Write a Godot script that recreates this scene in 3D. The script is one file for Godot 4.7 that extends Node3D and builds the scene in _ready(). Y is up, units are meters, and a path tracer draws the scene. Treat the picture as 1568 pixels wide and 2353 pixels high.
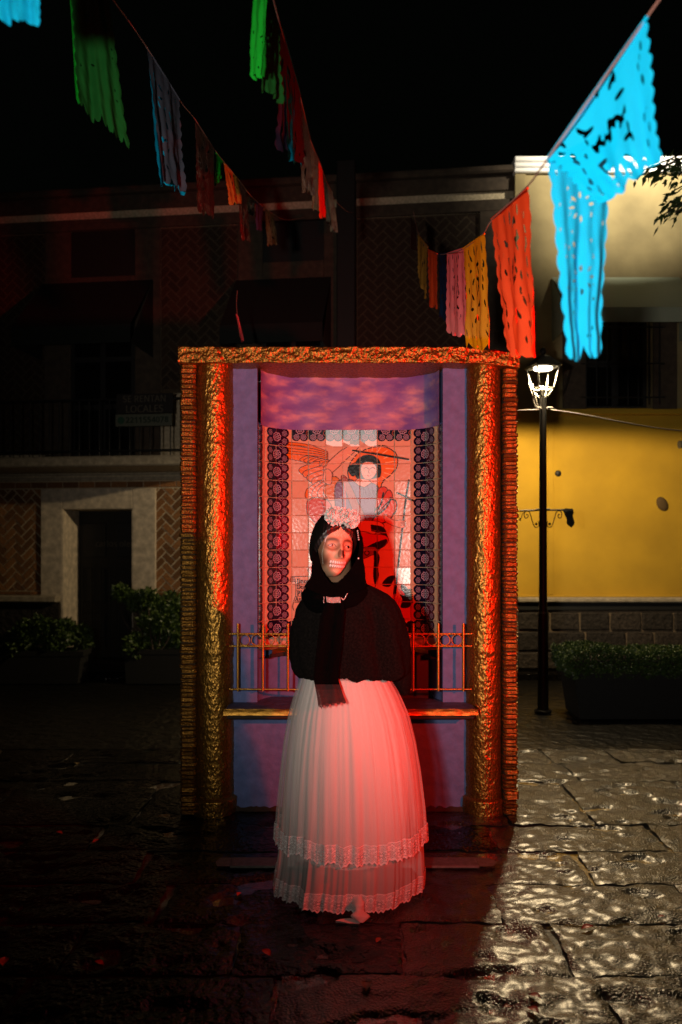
extends Node3D
# A woman in skull face paint stands before a gold-columned tiled shrine on a wet plaza at night.
# World: metres, y up, the lens at (0, 1.4, 0) looking along -z. at(x, y, d) turns a measured place of the 1568 x 2353 survey sheet into a point d metres away.

const EYE := 1.4
const F := 1830.0
const PIT := 0.098            # pitch of the shrine's tiles
const SHRINE := Vector3(0.043, 0, -4.3)

var rng := RandomNumberGenerator.new()
var noise := FastNoiseLite.new()
var noise2 := FastNoiseLite.new()
var M := {}                   # materials


# ---------------------------------------------------------------- mesh builder
class Mb:
	var v := PackedVector3Array()
	var n := PackedVector3Array()
	var uv := PackedVector2Array()
	var c := PackedColorArray()
	var ix := PackedInt32Array()
	var col := Color.WHITE

	func tri(a: Vector3, b: Vector3, d: Vector3, ua := Vector2.ZERO, ub := Vector2.ZERO, ud := Vector2.ZERO) -> void:
		var m := (b - a).cross(d - a)
		if m.length_squared() < 1e-20:
			return
		m = m.normalized()
		var k := v.size()
		v.append_array([a, b, d])
		n.append_array([m, m, m])
		uv.append_array([ua, ub, ud])
		c.append_array([col, col, col])
		ix.append_array([k, k + 2, k + 1])

	func quad(a: Vector3, b: Vector3, d: Vector3, e: Vector3, ua := Vector2(0, 1), ub := Vector2(1, 1), ud := Vector2(1, 0), ue := Vector2(0, 0)) -> void:
		var m := (d - a).cross(e - b)
		if m.length_squared() < 1e-20:
			return
		m = m.normalized()
		var k := v.size()
		v.append_array([a, b, d, e])
		n.append_array([m, m, m, m])
		uv.append_array([ua, ub, ud, ue])
		c.append_array([col, col, col, col])
		ix.append_array([k, k + 2, k + 1, k, k + 3, k + 2])

	func out_tri(mid: Vector3, a: Vector3, b: Vector3, d: Vector3) -> void:
		if (b - a).cross(d - a).dot(a + b + d - 3.0 * mid) < 0.0:
			tri(a, d, b)
		else:
			tri(a, b, d)

	func out_quad(mid: Vector3, a: Vector3, b: Vector3, d: Vector3, e: Vector3) -> void:
		if (d - a).cross(e - b).dot(a + b + d + e - 4.0 * mid) < 0.0:
			quad(a, e, d, b)
		else:
			quad(a, b, d, e)

	# a box with chamfered edges; jitter moves its corners a little
	func box(mid: Vector3, size: Vector3, ch := 0.0, basis := Basis.IDENTITY, jitter := 0.0, r: RandomNumberGenerator = null) -> void:
		var h := size * 0.5
		ch = minf(ch, minf(h.x, minf(h.y, h.z)) * 0.8)
		var p := {}
		for sx in [-1, 1]:
			for sy in [-1, 1]:
				for sz in [-1, 1]:
					var o := Vector3.ZERO
					if jitter > 0.0:
						o = Vector3(r.randf_range(-jitter, jitter), r.randf_range(-jitter, jitter), r.randf_range(-jitter, jitter))
					for ax in 3:
						var q := Vector3(sx * (h.x - ch), sy * (h.y - ch), sz * (h.z - ch))
						q[ax] = [sx, sy, sz][ax] * h[ax]
						p[Vector4i(sx, sy, sz, ax)] = mid + basis * (q + o)
		for ax in 3:
			var b1 := (ax + 1) % 3
			var b2 := (ax + 2) % 3
			for s in [-1, 1]:
				var k := []
				for w in [[-1, -1], [1, -1], [1, 1], [-1, 1]]:
					var g := Vector4i(0, 0, 0, ax)
					g[ax] = s
					g[b1] = w[0]
					g[b2] = w[1]
					k.append(p[g])
				out_quad(mid, k[0], k[1], k[2], k[3])
		if ch <= 0.0:
			return
		for ax in 3:
			var b1 := (ax + 1) % 3
			var b2 := (ax + 2) % 3
			for s1 in [-1, 1]:
				for s2 in [-1, 1]:
					var k := []
					for w in [[-1, b1], [1, b1], [1, b2], [-1, b2]]:
						var g := Vector4i(0, 0, 0, w[1])
						g[ax] = w[0]
						g[b1] = s1
						g[b2] = s2
						k.append(p[g])
					out_quad(mid, k[0], k[1], k[2], k[3])
		for sx in [-1, 1]:
			for sy in [-1, 1]:
				for sz in [-1, 1]:
					out_tri(mid, p[Vector4i(sx, sy, sz, 0)], p[Vector4i(sx, sy, sz, 1)], p[Vector4i(sx, sy, sz, 2)])

	# a smooth sheet: f(u, v) for u, v in 0..1. Its front is where d/du x d/dv points (flip turns it round). keep(u, v) drops cells.
	func grid(nu: int, nv: int, f: Callable, flip := false, wrap := false, tint = null, uvs := Vector2.ONE) -> void:
		var k := v.size()
		var p := PackedVector3Array()
		p.resize((nu + 1) * (nv + 1))
		for j in nv + 1:
			for i in nu + 1:
				p[j * (nu + 1) + i] = f.call(float(i) / nu, float(j) / nv)
		if wrap:
			for j in nv + 1:
				p[j * (nu + 1) + nu] = p[j * (nu + 1)]
		var m := PackedVector3Array()
		m.resize(p.size())
		var w := nu + 1
		for j in nv:
			for i in nu:
				var a := j * w + i
				var g := (p[a + w + 1] - p[a]).cross(p[a + w] - p[a + 1])
				if flip:
					g = -g
				m[a] += g
				m[a + 1] += g
				m[a + w] += g
				m[a + w + 1] += g
				if flip:
					ix.append_array([k + a, k + a + 1, k + a + w + 1, k + a, k + a + w + 1, k + a + w])
				else:
					ix.append_array([k + a, k + a + w + 1, k + a + 1, k + a, k + a + w, k + a + w + 1])
		if wrap:
			for j in nv + 1:
				var s := m[j * w] + m[j * w + nu]
				m[j * w] = s
				m[j * w + nu] = s
		for j in nv + 1:
			for i in w:
				var a := j * w + i
				v.append(p[a])
				n.append(m[a].normalized() if m[a].length_squared() > 1e-24 else Vector3.UP)
				uv.append(Vector2(float(i) / nu, float(j) / nv) * uvs)
				c.append(tint.call(float(i) / nu, float(j) / nv) if tint != null else col)

	func tube(pts: Array, r, sides := 8, caps := true) -> void:
		var count := pts.size()
		var frames := []
		var up := Vector3.UP
		for i in count:
			var t: Vector3 = (pts[mini(i + 1, count - 1)] - pts[maxi(i - 1, 0)]).normalized()
			if absf(t.dot(up)) > 0.96:
				up = Vector3.RIGHT if absf(t.x) < 0.9 else Vector3.FORWARD
			var a := t.cross(up).normalized()
			up = a.cross(t).normalized()
			frames.append([a, up])
		var k := v.size()
		for i in count:
			var rad: float = r[i] if r is Array else r
			for s in sides:
				var an := TAU * s / sides
				var d: Vector3 = frames[i][0] * cos(an) + frames[i][1] * sin(an)
				v.append(pts[i] + d * rad)
				n.append(d)
				uv.append(Vector2(float(s) / sides, float(i) / maxf(count - 1, 1)))
				c.append(col)
		for i in count - 1:
			for s in sides:
				var a := k + i * sides + s
				var b := k + i * sides + (s + 1) % sides
				ix.append_array([a, b, a + sides, b, b + sides, a + sides])
		if caps:
			for e in [0, count - 1]:
				for s in range(1, sides - 1):
					var o: int = k + e * sides
					if e == 0:
						tri(v[o], v[o + s], v[o + s + 1])
					else:
						tri(v[o], v[o + s + 1], v[o + s])

	# profile of (radius, height) turned round the upright through mid
	func lathe(profile: Array, sides: int, mid := Vector3.ZERO) -> void:
		var np := profile.size() - 1
		grid(sides, np, func(u, w):
			var q: Vector2 = profile[int(round(w * np))]
			var an: float = -u * TAU
			return mid + Vector3(q.x * cos(an), q.y, q.x * sin(an)), false, true)

	func ball(mid: Vector3, r: Vector3, nu := 12, nv := 8, basis := Basis.IDENTITY) -> void:
		grid(nu, nv, func(u, w):
			var la: float = (w - 0.5) * PI
			return mid + basis * Vector3(r.x * cos(la) * cos(-u * TAU), r.y * sin(la), r.z * cos(la) * sin(-u * TAU)), false, true)

	# an outline in the plane z = z1 (x right, y up), given thickness back to z0
	func slab(poly: PackedVector2Array, z0: float, z1: float, xf := Transform3D.IDENTITY, ch := 0.0) -> void:
		if Geometry2D.is_polygon_clockwise(poly):
			poly.reverse()
		var t := Geometry2D.triangulate_polygon(poly)
		var front := poly
		for i in range(0, t.size(), 3):
			var q := [front[t[i]], front[t[i + 1]], front[t[i + 2]]]
			if (q[1] - q[0]).cross(q[2] - q[0]) < 0.0:
				q = [q[0], q[2], q[1]]
			tri(xf * Vector3(q[0].x, q[0].y, z1), xf * Vector3(q[1].x, q[1].y, z1), xf * Vector3(q[2].x, q[2].y, z1), q[0], q[1], q[2])
			tri(xf * Vector3(q[0].x, q[0].y, z0), xf * Vector3(q[2].x, q[2].y, z0), xf * Vector3(q[1].x, q[1].y, z0), q[0], q[2], q[1])
		for i in poly.size():
			var a := poly[i]
			var b := poly[(i + 1) % poly.size()]
			quad(xf * Vector3(a.x, a.y, z0), xf * Vector3(b.x, b.y, z0), xf * Vector3(b.x, b.y, z1), xf * Vector3(a.x, a.y, z1), a, b, b, a)

	func mesh() -> ArrayMesh:
		var a := []
		a.resize(Mesh.ARRAY_MAX)
		a[Mesh.ARRAY_VERTEX] = v
		a[Mesh.ARRAY_NORMAL] = n
		a[Mesh.ARRAY_TEX_UV] = uv
		a[Mesh.ARRAY_COLOR] = c
		a[Mesh.ARRAY_INDEX] = ix
		var m := ArrayMesh.new()
		m.add_surface_from_arrays(Mesh.PRIMITIVE_TRIANGLES, a)
		return m


# ---------------------------------------------------------------- paint pot: draws flat print into an image
class Paint:
	var w: int
	var h: int
	var b := PackedByteArray()

	func _init(ww: int, hh: int, col: Color) -> void:
		w = ww
		h = hh
		b.resize(w * h * 3)
		var r := int(col.r * 255)
		var g := int(col.g * 255)
		var l := int(col.b * 255)
		for i in w * h:
			b[i * 3] = r
			b[i * 3 + 1] = g
			b[i * 3 + 2] = l

	func span(y: int, x0: int, x1: int, r: int, g: int, l: int) -> void:
		if y < 0 or y >= h:
			return
		for x in range(maxi(x0, 0), mini(x1, w - 1) + 1):
			var k := (y * w + x) * 3
			b[k] = r
			b[k + 1] = g
			b[k + 2] = l

	func poly(p: PackedVector2Array, col: Color) -> void:
		var lo := 1e9
		var hi := -1e9
		for q in p:
			lo = minf(lo, q.y)
			hi = maxf(hi, q.y)
		for y in range(maxi(int(floor(lo)), 0), mini(int(ceil(hi)), h - 1) + 1):
			var xs := []
			var yc := y + 0.5
			for i in p.size():
				var a := p[i]
				var e := p[(i + 1) % p.size()]
				if (a.y <= yc) != (e.y <= yc):
					xs.append(a.x + (yc - a.y) / (e.y - a.y) * (e.x - a.x))
			xs.sort()
			for i in range(0, xs.size() - 1, 2):
				span(y, int(ceil(xs[i] - 0.5)), int(floor(xs[i + 1] - 0.5)), int(col.r * 255), int(col.g * 255), int(col.b * 255))

	func dot(x: float, y: float, rx: float, col: Color, ry := -1.0) -> void:
		if ry < 0.0:
			ry = rx
		for j in range(int(floor(y - ry)), int(ceil(y + ry)) + 1):
			var t := 1.0 - pow((j + 0.5 - y) / ry, 2)
			if t > 0.0:
				var s := rx * sqrt(t)
				span(j, int(ceil(x - s - 0.5)), int(floor(x + s - 0.5)), int(col.r * 255), int(col.g * 255), int(col.b * 255))

	func line(p: PackedVector2Array, wd: float, col: Color) -> void:
		for i in p.size() - 1:
			var steps := maxi(1, int((p[i + 1] - p[i]).length() / maxf(0.5, wd * 0.4)))
			for s in steps + 1:
				var q := p[i].lerp(p[i + 1], float(s) / steps)
				dot(q.x, q.y, wd * 0.5, col)

	func text(s: String, font: Font, size: float, x: float, y: float, col: Color, slant := 0.0, sx := 1.0) -> void:
		var t := TextMesh.new()
		t.text = s
		t.font = font
		t.font_size = 64
		t.pixel_size = size / 64.0
		t.depth = 0.0
		t.horizontal_alignment = HORIZONTAL_ALIGNMENT_LEFT
		t.vertical_alignment = VERTICAL_ALIGNMENT_CENTER
		var a := t.get_mesh_arrays()
		var vv: PackedVector3Array = a[Mesh.ARRAY_VERTEX]
		var ii: PackedInt32Array = a[Mesh.ARRAY_INDEX]
		for k in range(0, ii.size(), 3):
			var q := PackedVector2Array()
			for j in 3:
				var g := vv[ii[k + j]]
				q.append(Vector2(x + g.x * sx + g.y * slant, y - g.y))
			poly(q, col)

	func image() -> Image:
		return Image.create_from_data(w, h, false, Image.FORMAT_RGB8, b)

	func texture() -> ImageTexture:
		var im := image()
		im.generate_mipmaps()
		return ImageTexture.create_from_image(im)


# ---------------------------------------------------------------- small helpers
func at(x: float, y: float, d: float) -> Vector3:
	return Vector3((x - 784.0) * d / F, EYE - (y - 1265.0) * d / F, -d)


func lin(r: float, g: float, b: float, a := 1.0) -> Color:
	var k := Color(r, g, b).linear_to_srgb()
	k.a = a
	return k


func mat(name: String, col: Color, rough := 0.8, metal := 0.0) -> StandardMaterial3D:
	var m := StandardMaterial3D.new()
	m.resource_name = name
	m.albedo_color = col
	m.roughness = rough
	m.metallic = metal
	m.cull_mode = BaseMaterial3D.CULL_DISABLED
	M[name] = m
	return m


func noise_tex(freq: float, lo: float, hi: float, s := 1, kind := FastNoiseLite.TYPE_SIMPLEX_SMOOTH, size := 512, oct := 5) -> NoiseTexture2D:
	var q := FastNoiseLite.new()
	q.seed = s
	q.noise_type = kind
	q.frequency = freq
	q.fractal_octaves = oct
	var t := NoiseTexture2D.new()
	t.width = size
	t.height = size
	t.seamless = true
	t.noise = q
	var g := Gradient.new()
	g.set_color(0, Color(lo, lo, lo))
	g.set_color(1, Color(hi, hi, hi))
	t.color_ramp = g
	return t


func world_tex(m: StandardMaterial3D, tex: Texture2D, scale: float, bump: Texture2D = null, depth_cm := 0.0) -> StandardMaterial3D:
	m.uv1_triplanar = true
	m.uv1_world_triplanar = true
	m.uv1_scale = Vector3.ONE * scale
	if tex:
		m.albedo_texture = tex
	if bump:
		m.heightmap_enabled = true
		m.heightmap_texture = bump
		m.heightmap_scale = depth_cm
	return m


func place(o: Node3D, parent: Node3D, where := Transform3D.IDENTITY) -> void:
	parent.add_child(o, true)
	o.transform = (parent.global_transform.affine_inverse() * where) if parent != self else where


func tag(o: Node3D, label: String, category := "", group := "", kind := "") -> Node3D:
	if label:
		o.set_meta("label", label)
	if category:
		o.set_meta("category", category)
	if group:
		o.set_meta("group", group)
	if kind:
		o.set_meta("kind", kind)
	return o


func thing(called: String, label: String, category: String, where := Vector3.ZERO, turn := 0.0, group := "") -> Node3D:
	var o := Node3D.new()
	o.name = called
	add_child(o, true)
	o.position = where
	o.rotation.y = turn
	tag(o, label, category, group)
	return o


# one mesh as one named node; the builder's points are in the world unless a place is given
func obj(called: String, mb, m: Material, parent: Node3D = self, where := Transform3D.IDENTITY) -> MeshInstance3D:
	var o := MeshInstance3D.new()
	o.name = called
	o.mesh = mb.mesh() if mb is Mb else mb
	o.material_override = m
	place(o, parent, where)
	return o


func structure(called: String, mb, m: Material, label := "") -> MeshInstance3D:
	var o := obj(called, mb, m)
	o.set_meta("kind", "structure")
	if label:
		o.set_meta("label", label)
	return o


func local_obj(called: String, mb, m: Material, parent: Node3D) -> MeshInstance3D:
	var o := MeshInstance3D.new()
	o.name = called
	o.mesh = mb.mesh() if mb is Mb else mb
	o.material_override = m
	parent.add_child(o, true)
	return o


func letters(called: String, s: String, size: float, depth: float, font_name: String, bold: bool, m: Material, parent: Node3D, where: Transform3D) -> MeshInstance3D:
	var f := SystemFont.new()
	f.font_names = PackedStringArray([font_name])
	f.font_weight = 700 if bold else 400
	var t := TextMesh.new()
	t.text = s
	t.font = f
	t.font_size = 48
	t.pixel_size = size / 48.0
	t.depth = depth
	return obj(called, t, m, parent, where)


func spline(p: Array, steps := 8) -> Array:
	var o := []
	for i in p.size() - 1:
		for s in steps:
			var a = p[maxi(i - 1, 0)]
			var d = p[mini(i + 2, p.size() - 1)]
			o.append(p[i].cubic_interpolate(p[i + 1], a, d, float(s) / steps))
	o.append(p[-1])
	return o


# value from a table of [key, value...] rows, column k, keys rising
func tab(t: Array, x: float, k := 1) -> float:
	if x <= t[0][0]:
		return t[0][k]
	for i in t.size() - 1:
		if x <= t[i + 1][0]:
			return lerpf(t[i][k], t[i + 1][k], (x - t[i][0]) / (t[i + 1][0] - t[i][0]))
	return t[-1][k]


func gauss(x: float) -> float:
	return exp(-x * x)


# surface nets over joined tapered capsules: bones are [a, b, radius a, radius b]
func flesh(mb: Mb, bones: Array, cell: float, blend: float) -> void:
	var lo := Vector3.ONE * 1e9
	var hi := -lo
	for q in bones:
		var r: float = maxf(q[2], q[3]) + cell * 2.0
		lo = lo.min(q[0].min(q[1]) - Vector3.ONE * r)
		hi = hi.max(q[0].max(q[1]) + Vector3.ONE * r)
	var nx := int((hi.x - lo.x) / cell) + 2
	var ny := int((hi.y - lo.y) / cell) + 2
	var nz := int((hi.z - lo.z) / cell) + 2
	var g := PackedFloat32Array()
	g.resize(nx * ny * nz)
	g.fill(1e3)
	for q in bones:
		var a: Vector3 = q[0]
		var ab: Vector3 = q[1] - a
		var l2 := maxf(ab.length_squared(), 1e-9)
		var r: float = maxf(q[2], q[3]) + blend + cell * 2.0
		var i0 := Vector3i(((a.min(q[1]) - Vector3.ONE * r - lo) / cell).floor().max(Vector3.ZERO))
		var i1 := Vector3i(((a.max(q[1]) + Vector3.ONE * r - lo) / cell).ceil().min(Vector3(nx - 1, ny - 1, nz - 1)))
		for z in range(i0.z, i1.z + 1):
			for y in range(i0.y, i1.y + 1):
				for x in range(i0.x, i1.x + 1):
					var p := lo + Vector3(x, y, z) * cell
					var t := clampf((p - a).dot(ab) / l2, 0.0, 1.0)
					var d := (p - a - ab * t).length() - lerpf(q[2], q[3], t)
					var k := (z * ny + y) * nx + x
					var e := g[k]
					var hh := maxf(blend - absf(d - e), 0.0) / blend
					g[k] = minf(d, e) - hh * hh * blend * 0.25
	var id := {}
	var base := mb.v.size()
	var step := [1, nx, nx * ny]
	for z in nz - 1:
		for y in ny - 1:
			for x in nx - 1:
				var k := (z * ny + y) * nx + x
				var neg := 0
				for o in 8:
					if g[k + (o & 1) + ((o >> 1) & 1) * nx + (o >> 2) * nx * ny] < 0.0:
						neg += 1
				if neg == 0 or neg == 8:
					continue
				var sum := Vector3.ZERO
				var cnt := 0
				for ax in 3:
					for o1 in 2:
						for o2 in 2:
							var c0 := Vector3.ZERO
							c0[(ax + 1) % 3] = o1
							c0[(ax + 2) % 3] = o2
							var ka: int = k + int(c0.x) + int(c0.y) * nx + int(c0.z) * nx * ny
							var da := g[ka]
							var db := g[ka + step[ax]]
							if (da < 0.0) != (db < 0.0):
								c0[ax] = da / (da - db)
								sum += c0
								cnt += 1
				id[k] = mb.v.size()
				var p := lo + (Vector3(x, y, z) + sum / cnt) * cell
				mb.v.append(p)
				var gr := Vector3(g[k + 1] - g[k], g[k + nx] - g[k], g[k + nx * ny] - g[k])
				mb.n.append(gr.normalized())
				mb.uv.append(Vector2(0.02, 0.98))
				mb.c.append(mb.col)
	for z in range(1, nz - 1):
		for y in range(1, ny - 1):
			for x in range(1, nx - 1):
				var k := (z * ny + y) * nx + x
				for ax in 3:
					var in0 := g[k] < 0.0
					if in0 == (g[k + step[ax]] < 0.0):
						continue
					var s1: int = step[(ax + 1) % 3]
					var s2: int = step[(ax + 2) % 3]
					var q := [id.get(k), id.get(k - s1), id.get(k - s1 - s2), id.get(k - s2)]
					if q.has(null):
						continue
					if in0:
						mb.ix.append_array([q[0], q[2], q[1], q[0], q[3], q[2]])
					else:
						mb.ix.append_array([q[0], q[1], q[2], q[0], q[2], q[3]])
	# smooth normals from the faces
	var acc := {}
	for i in range(0, mb.ix.size(), 3):
		if mb.ix[i] < base:
			continue
		var f := (mb.v[mb.ix[i + 2]] - mb.v[mb.ix[i]]).cross(mb.v[mb.ix[i + 1]] - mb.v[mb.ix[i]])
		for j in 3:
			acc[mb.ix[i + j]] = acc.get(mb.ix[i + j], Vector3.ZERO) + f
	for q in acc:
		mb.n[q] = acc[q].normalized()


# ================================================================ the scene
func _ready() -> void:
	rng.seed = 7
	noise.seed = 3
	noise.frequency = 1.0
	noise.noise_type = FastNoiseLite.TYPE_SIMPLEX_SMOOTH
	noise.fractal_octaves = 3
	noise2.seed = 11
	noise2.frequency = 1.0
	noise2.noise_type = FastNoiseLite.TYPE_SIMPLEX_SMOOTH
	noise2.fractal_octaves = 1

	# ---- camera: 28 mm, level, lens shifted up a little
	var cam := Camera3D.new()
	cam.name = "camera"
	add_child(cam)
	cam.position = Vector3(0, EYE, 0)
	var ca := CameraAttributesPhysical.new()
	ca.frustum_focal_length = 28.0
	ca.frustum_focus_distance = 3.6
	ca.exposure_aperture = 2.2
	ca.frustum_near = 0.1
	ca.frustum_far = 200.0
	cam.attributes = ca
	cam.near = 0.1
	cam.far = 200.0
	cam.projection = Camera3D.PROJECTION_FRUSTUM
	cam.size = 0.1 * 2.0 * 1176.5 / F
	cam.frustum_offset = Vector2(0, 0.1 * (1265.0 - 1176.5) / F)
	cam.current = true

	# ---- sky: a black night over the square
	var we := WorldEnvironment.new()
	we.name = "environment"
	var env := Environment.new()
	env.background_mode = Environment.BG_SKY
	var psm := ProceduralSkyMaterial.new()
	psm.sky_top_color = Color(0.012, 0.016, 0.012)
	psm.sky_horizon_color = Color(0.02, 0.02, 0.016)
	psm.ground_bottom_color = Color(0.01, 0.01, 0.01)
	psm.ground_horizon_color = Color(0.02, 0.02, 0.016)
	psm.sky_energy_multiplier = 0.6
	psm.ground_energy_multiplier = 0.6
	var sky := Sky.new()
	sky.sky_material = psm
	env.sky = sky
	env.tonemap_mode = Environment.TONE_MAPPER_LINEAR
	env.tonemap_exposure = 1.0
	env.sdfgi_enabled = true
	env.ssao_enabled = true
	env.ssil_enabled = true
	we.environment = env
	add_child(we)

	# ---- the photographer's two lamps: a soft white one left of the lens, a red one off to the right
	spot("white_flash_lamp", Vector3(-0.46, 1.5, 0.05), Vector3(0.68, 2.45, -4.2), Color(1.0, 0.955, 0.90), 7.6, 42.0, 0.95, 0.05)
	spot("red_flash_lamp", Vector3(2.0, 1.56, -1.30), Vector3(0.02, 1.60, -3.75), Color(1.0, 0.11, 0.035), 15.5, 41.0, 1.0, 0.05)
	# the lamp above the frame, which washes the cornice and the wall under it
	spot("cornice_lamp", Vector3(3.5, 6.35, -6.85), Vector3(3.1, 5.85, -8.85), Color(1.0, 0.95, 0.84), 18.0, 36.0, 0.9, 0.08)

	make_materials()
	make_ground()
	make_shrine()
	make_brick_building()
	make_yellow_building()
	make_lamp()
	make_plants()
	make_person()
	make_banners()
	make_small_things()


func spot(called: String, from: Vector3, to: Vector3, col: Color, energy: float, angle: float, soft: float, size: float) -> SpotLight3D:
	var l := SpotLight3D.new()
	l.name = called
	l.light_color = col
	l.light_energy = energy
	l.spot_range = 40.0
	l.spot_attenuation = 2.0
	l.spot_angle = angle
	l.spot_angle_attenuation = soft
	l.light_size = size
	l.shadow_enabled = true
	add_child(l)
	l.look_at_from_position(from, to, Vector3.UP if absf((to - from).normalized().y) < 0.99 else Vector3.RIGHT)
	return l


func make_materials() -> void:
	var grain := noise_tex(0.02, 0.72, 1.0, 1)
	var grain_hard := noise_tex(0.03, 0.45, 1.0, 2)
	var fine := noise_tex(0.05, 0.0, 1.0, 3, FastNoiseLite.TYPE_SIMPLEX_SMOOTH, 512, 4)
	var lump := noise_tex(0.012, 0.0, 1.0, 4, FastNoiseLite.TYPE_SIMPLEX_SMOOTH, 512, 6)
	var crack := noise_tex(0.03, 0.0, 1.0, 5, FastNoiseLite.TYPE_CELLULAR, 512, 3)
	# shrine
	world_tex(mat("gold", lin(0.72, 0.38, 0.07), 0.40, 0.92), grain_hard, 3.0, noise_tex(0.014, 0.0, 1.0, 6, FastNoiseLite.TYPE_SIMPLEX_SMOOTH, 512, 2), 0.42)
	M.gold.uv1_scale = Vector3(8.0, 4.5, 8.0)
	world_tex(mat("gold_brick", lin(0.70, 0.34, 0.06), 0.42, 0.88), grain_hard, 4.0, fine, 0.5)
	world_tex(mat("gold_bark", lin(0.70, 0.35, 0.06), 0.40, 0.88), grain_hard, 4.0, noise_tex(0.016, 0.0, 1.0, 42, FastNoiseLite.TYPE_SIMPLEX_SMOOTH, 512, 4), 0.8)
	world_tex(mat("gold_rail", lin(0.70, 0.36, 0.06), 0.36, 0.9), grain, 8.0, fine, 0.1)
	world_tex(mat("purple", lin(0.125, 0.185, 0.43), 0.75), noise_tex(0.02, 0.86, 1.0, 41), 1.5, lump, 0.5)
	world_tex(mat("purple_dark", lin(0.08, 0.09, 0.17), 0.6), grain, 1.5, lump, 0.5)
	mat("mortar_dark", lin(0.03, 0.02, 0.012), 0.9)
	# buildings
	world_tex(mat("mortar", lin(0.75, 0.62, 0.42), 0.95), grain, 2.0)
	for k in 4:
		var t: float = [1.0, 0.8, 1.2, 0.65][k]
		world_tex(mat("brick_%d" % k, lin(0.34 * t, 0.15 * t, 0.05 * t), 0.85), grain, 3.0, fine, 0.15)
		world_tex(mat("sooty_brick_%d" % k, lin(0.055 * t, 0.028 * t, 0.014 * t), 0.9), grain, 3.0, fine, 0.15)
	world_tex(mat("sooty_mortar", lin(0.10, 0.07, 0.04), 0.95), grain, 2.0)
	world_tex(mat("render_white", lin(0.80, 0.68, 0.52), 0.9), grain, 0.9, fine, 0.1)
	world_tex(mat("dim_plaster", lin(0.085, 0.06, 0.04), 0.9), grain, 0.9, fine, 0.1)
	world_tex(mat("ledge_stone", lin(0.48, 0.41, 0.30), 0.85), grain, 1.3, fine, 0.2)
	mat("cornice_white", lin(0.93, 0.92, 0.90), 0.8)
	world_tex(mat("ochre", lin(0.62, 0.37, 0.022), 0.85), noise_tex(0.006, 0.86, 1.0, 8), 0.35, fine, 0.12)
	world_tex(mat("old_plaster", lin(0.44, 0.35, 0.17), 0.9), noise_tex(0.006, 0.72, 1.0, 9), 0.33, fine, 0.15)
	for k in 3:
		var t: float = [1.0, 0.75, 1.3][k]
		world_tex(mat("dado_stone_%d" % k, lin(0.05 * t, 0.036 * t, 0.025 * t), 0.8), grain_hard, 2.0, lump, 1.2)
	world_tex(mat("dado_joint", lin(0.22, 0.16, 0.10), 0.9), grain, 2.0)
	mat("black_metal", lin(0.012, 0.012, 0.012), 0.5, 0.2)
	mat("black_paint", lin(0.010, 0.010, 0.010), 0.55)
	world_tex(mat("dark_wood", lin(0.012, 0.011, 0.010), 0.6), grain, 2.0)
	mat("black_canvas", lin(0.006, 0.008, 0.007), 0.9)
	mat("green_canvas", lin(0.34, 0.38, 0.28), 0.85)
	mat("letter_dim", lin(0.10, 0.085, 0.06), 0.8)
	mat("sign_white", lin(0.10, 0.105, 0.075), 0.8)
	mat("sign_dark", lin(0.012, 0.008, 0.006), 0.8)
	mat("letter_dark", lin(0.01, 0.025, 0.015), 0.8)
	var glass := mat("glass", lin(0.6, 0.6, 0.6, 0.06), 0.06)
	glass.transparency = BaseMaterial3D.TRANSPARENCY_ALPHA
	mat("dark_glass", lin(0.006, 0.006, 0.006), 0.12)
	var led := mat("led", Color(1, 1, 1), 0.5)
	led.emission_enabled = true
	led.emission = Color(1.0, 0.93, 0.80)
	led.emission_energy_multiplier = 9.0
	mat("lantern_metal", lin(0.10, 0.10, 0.09), 0.35, 0.4)
	mat("cable", lin(0.10, 0.09, 0.08), 0.7)
	# ground
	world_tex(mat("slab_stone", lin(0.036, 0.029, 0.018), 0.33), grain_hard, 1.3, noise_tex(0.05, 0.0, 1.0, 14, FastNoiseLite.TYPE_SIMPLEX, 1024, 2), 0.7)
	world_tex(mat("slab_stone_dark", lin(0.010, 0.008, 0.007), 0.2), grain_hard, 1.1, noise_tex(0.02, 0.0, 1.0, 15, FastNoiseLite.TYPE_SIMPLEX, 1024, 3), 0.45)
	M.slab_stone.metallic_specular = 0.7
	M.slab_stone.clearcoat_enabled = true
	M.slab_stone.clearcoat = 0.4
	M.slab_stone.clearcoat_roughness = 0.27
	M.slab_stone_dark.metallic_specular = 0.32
	world_tex(mat("street", lin(0.008, 0.007, 0.005), 0.4), grain_hard, 1.0, lump, 2.0)
	world_tex(mat("bedding", lin(0.02, 0.017, 0.013), 0.5), grain, 1.0, fine, 0.5)
	var water := mat("water", lin(0.5, 0.5, 0.5, 0.05), 0.03)
	water.transparency = BaseMaterial3D.TRANSPARENCY_ALPHA
	world_tex(mat("floor_metal", lin(0.23, 0.22, 0.2), 0.5, 0.3), grain, 3.0)
	# plants
	for k in 2:
		var lf := mat(["leaf", "hedge_leaf"][k], Color.WHITE, 0.45)
		lf.vertex_color_use_as_albedo = true
		lf.backlight_enabled = true
		lf.backlight = Color(0.25, 0.3, 0.1)
	mat("bark", lin(0.05, 0.035, 0.025), 0.9)
	world_tex(mat("planter_dark", lin(0.005, 0.005, 0.004), 0.9), grain, 1.5)
	mat("soil", lin(0.015, 0.011, 0.008), 1.0)
	# person
	var cloth := mat("black_wool", lin(0.012, 0.0085, 0.0075), 1.0)
	world_tex(cloth, grain_hard, 5.0, fine, 0.25)
	cloth.metallic_specular = 0.2
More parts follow.
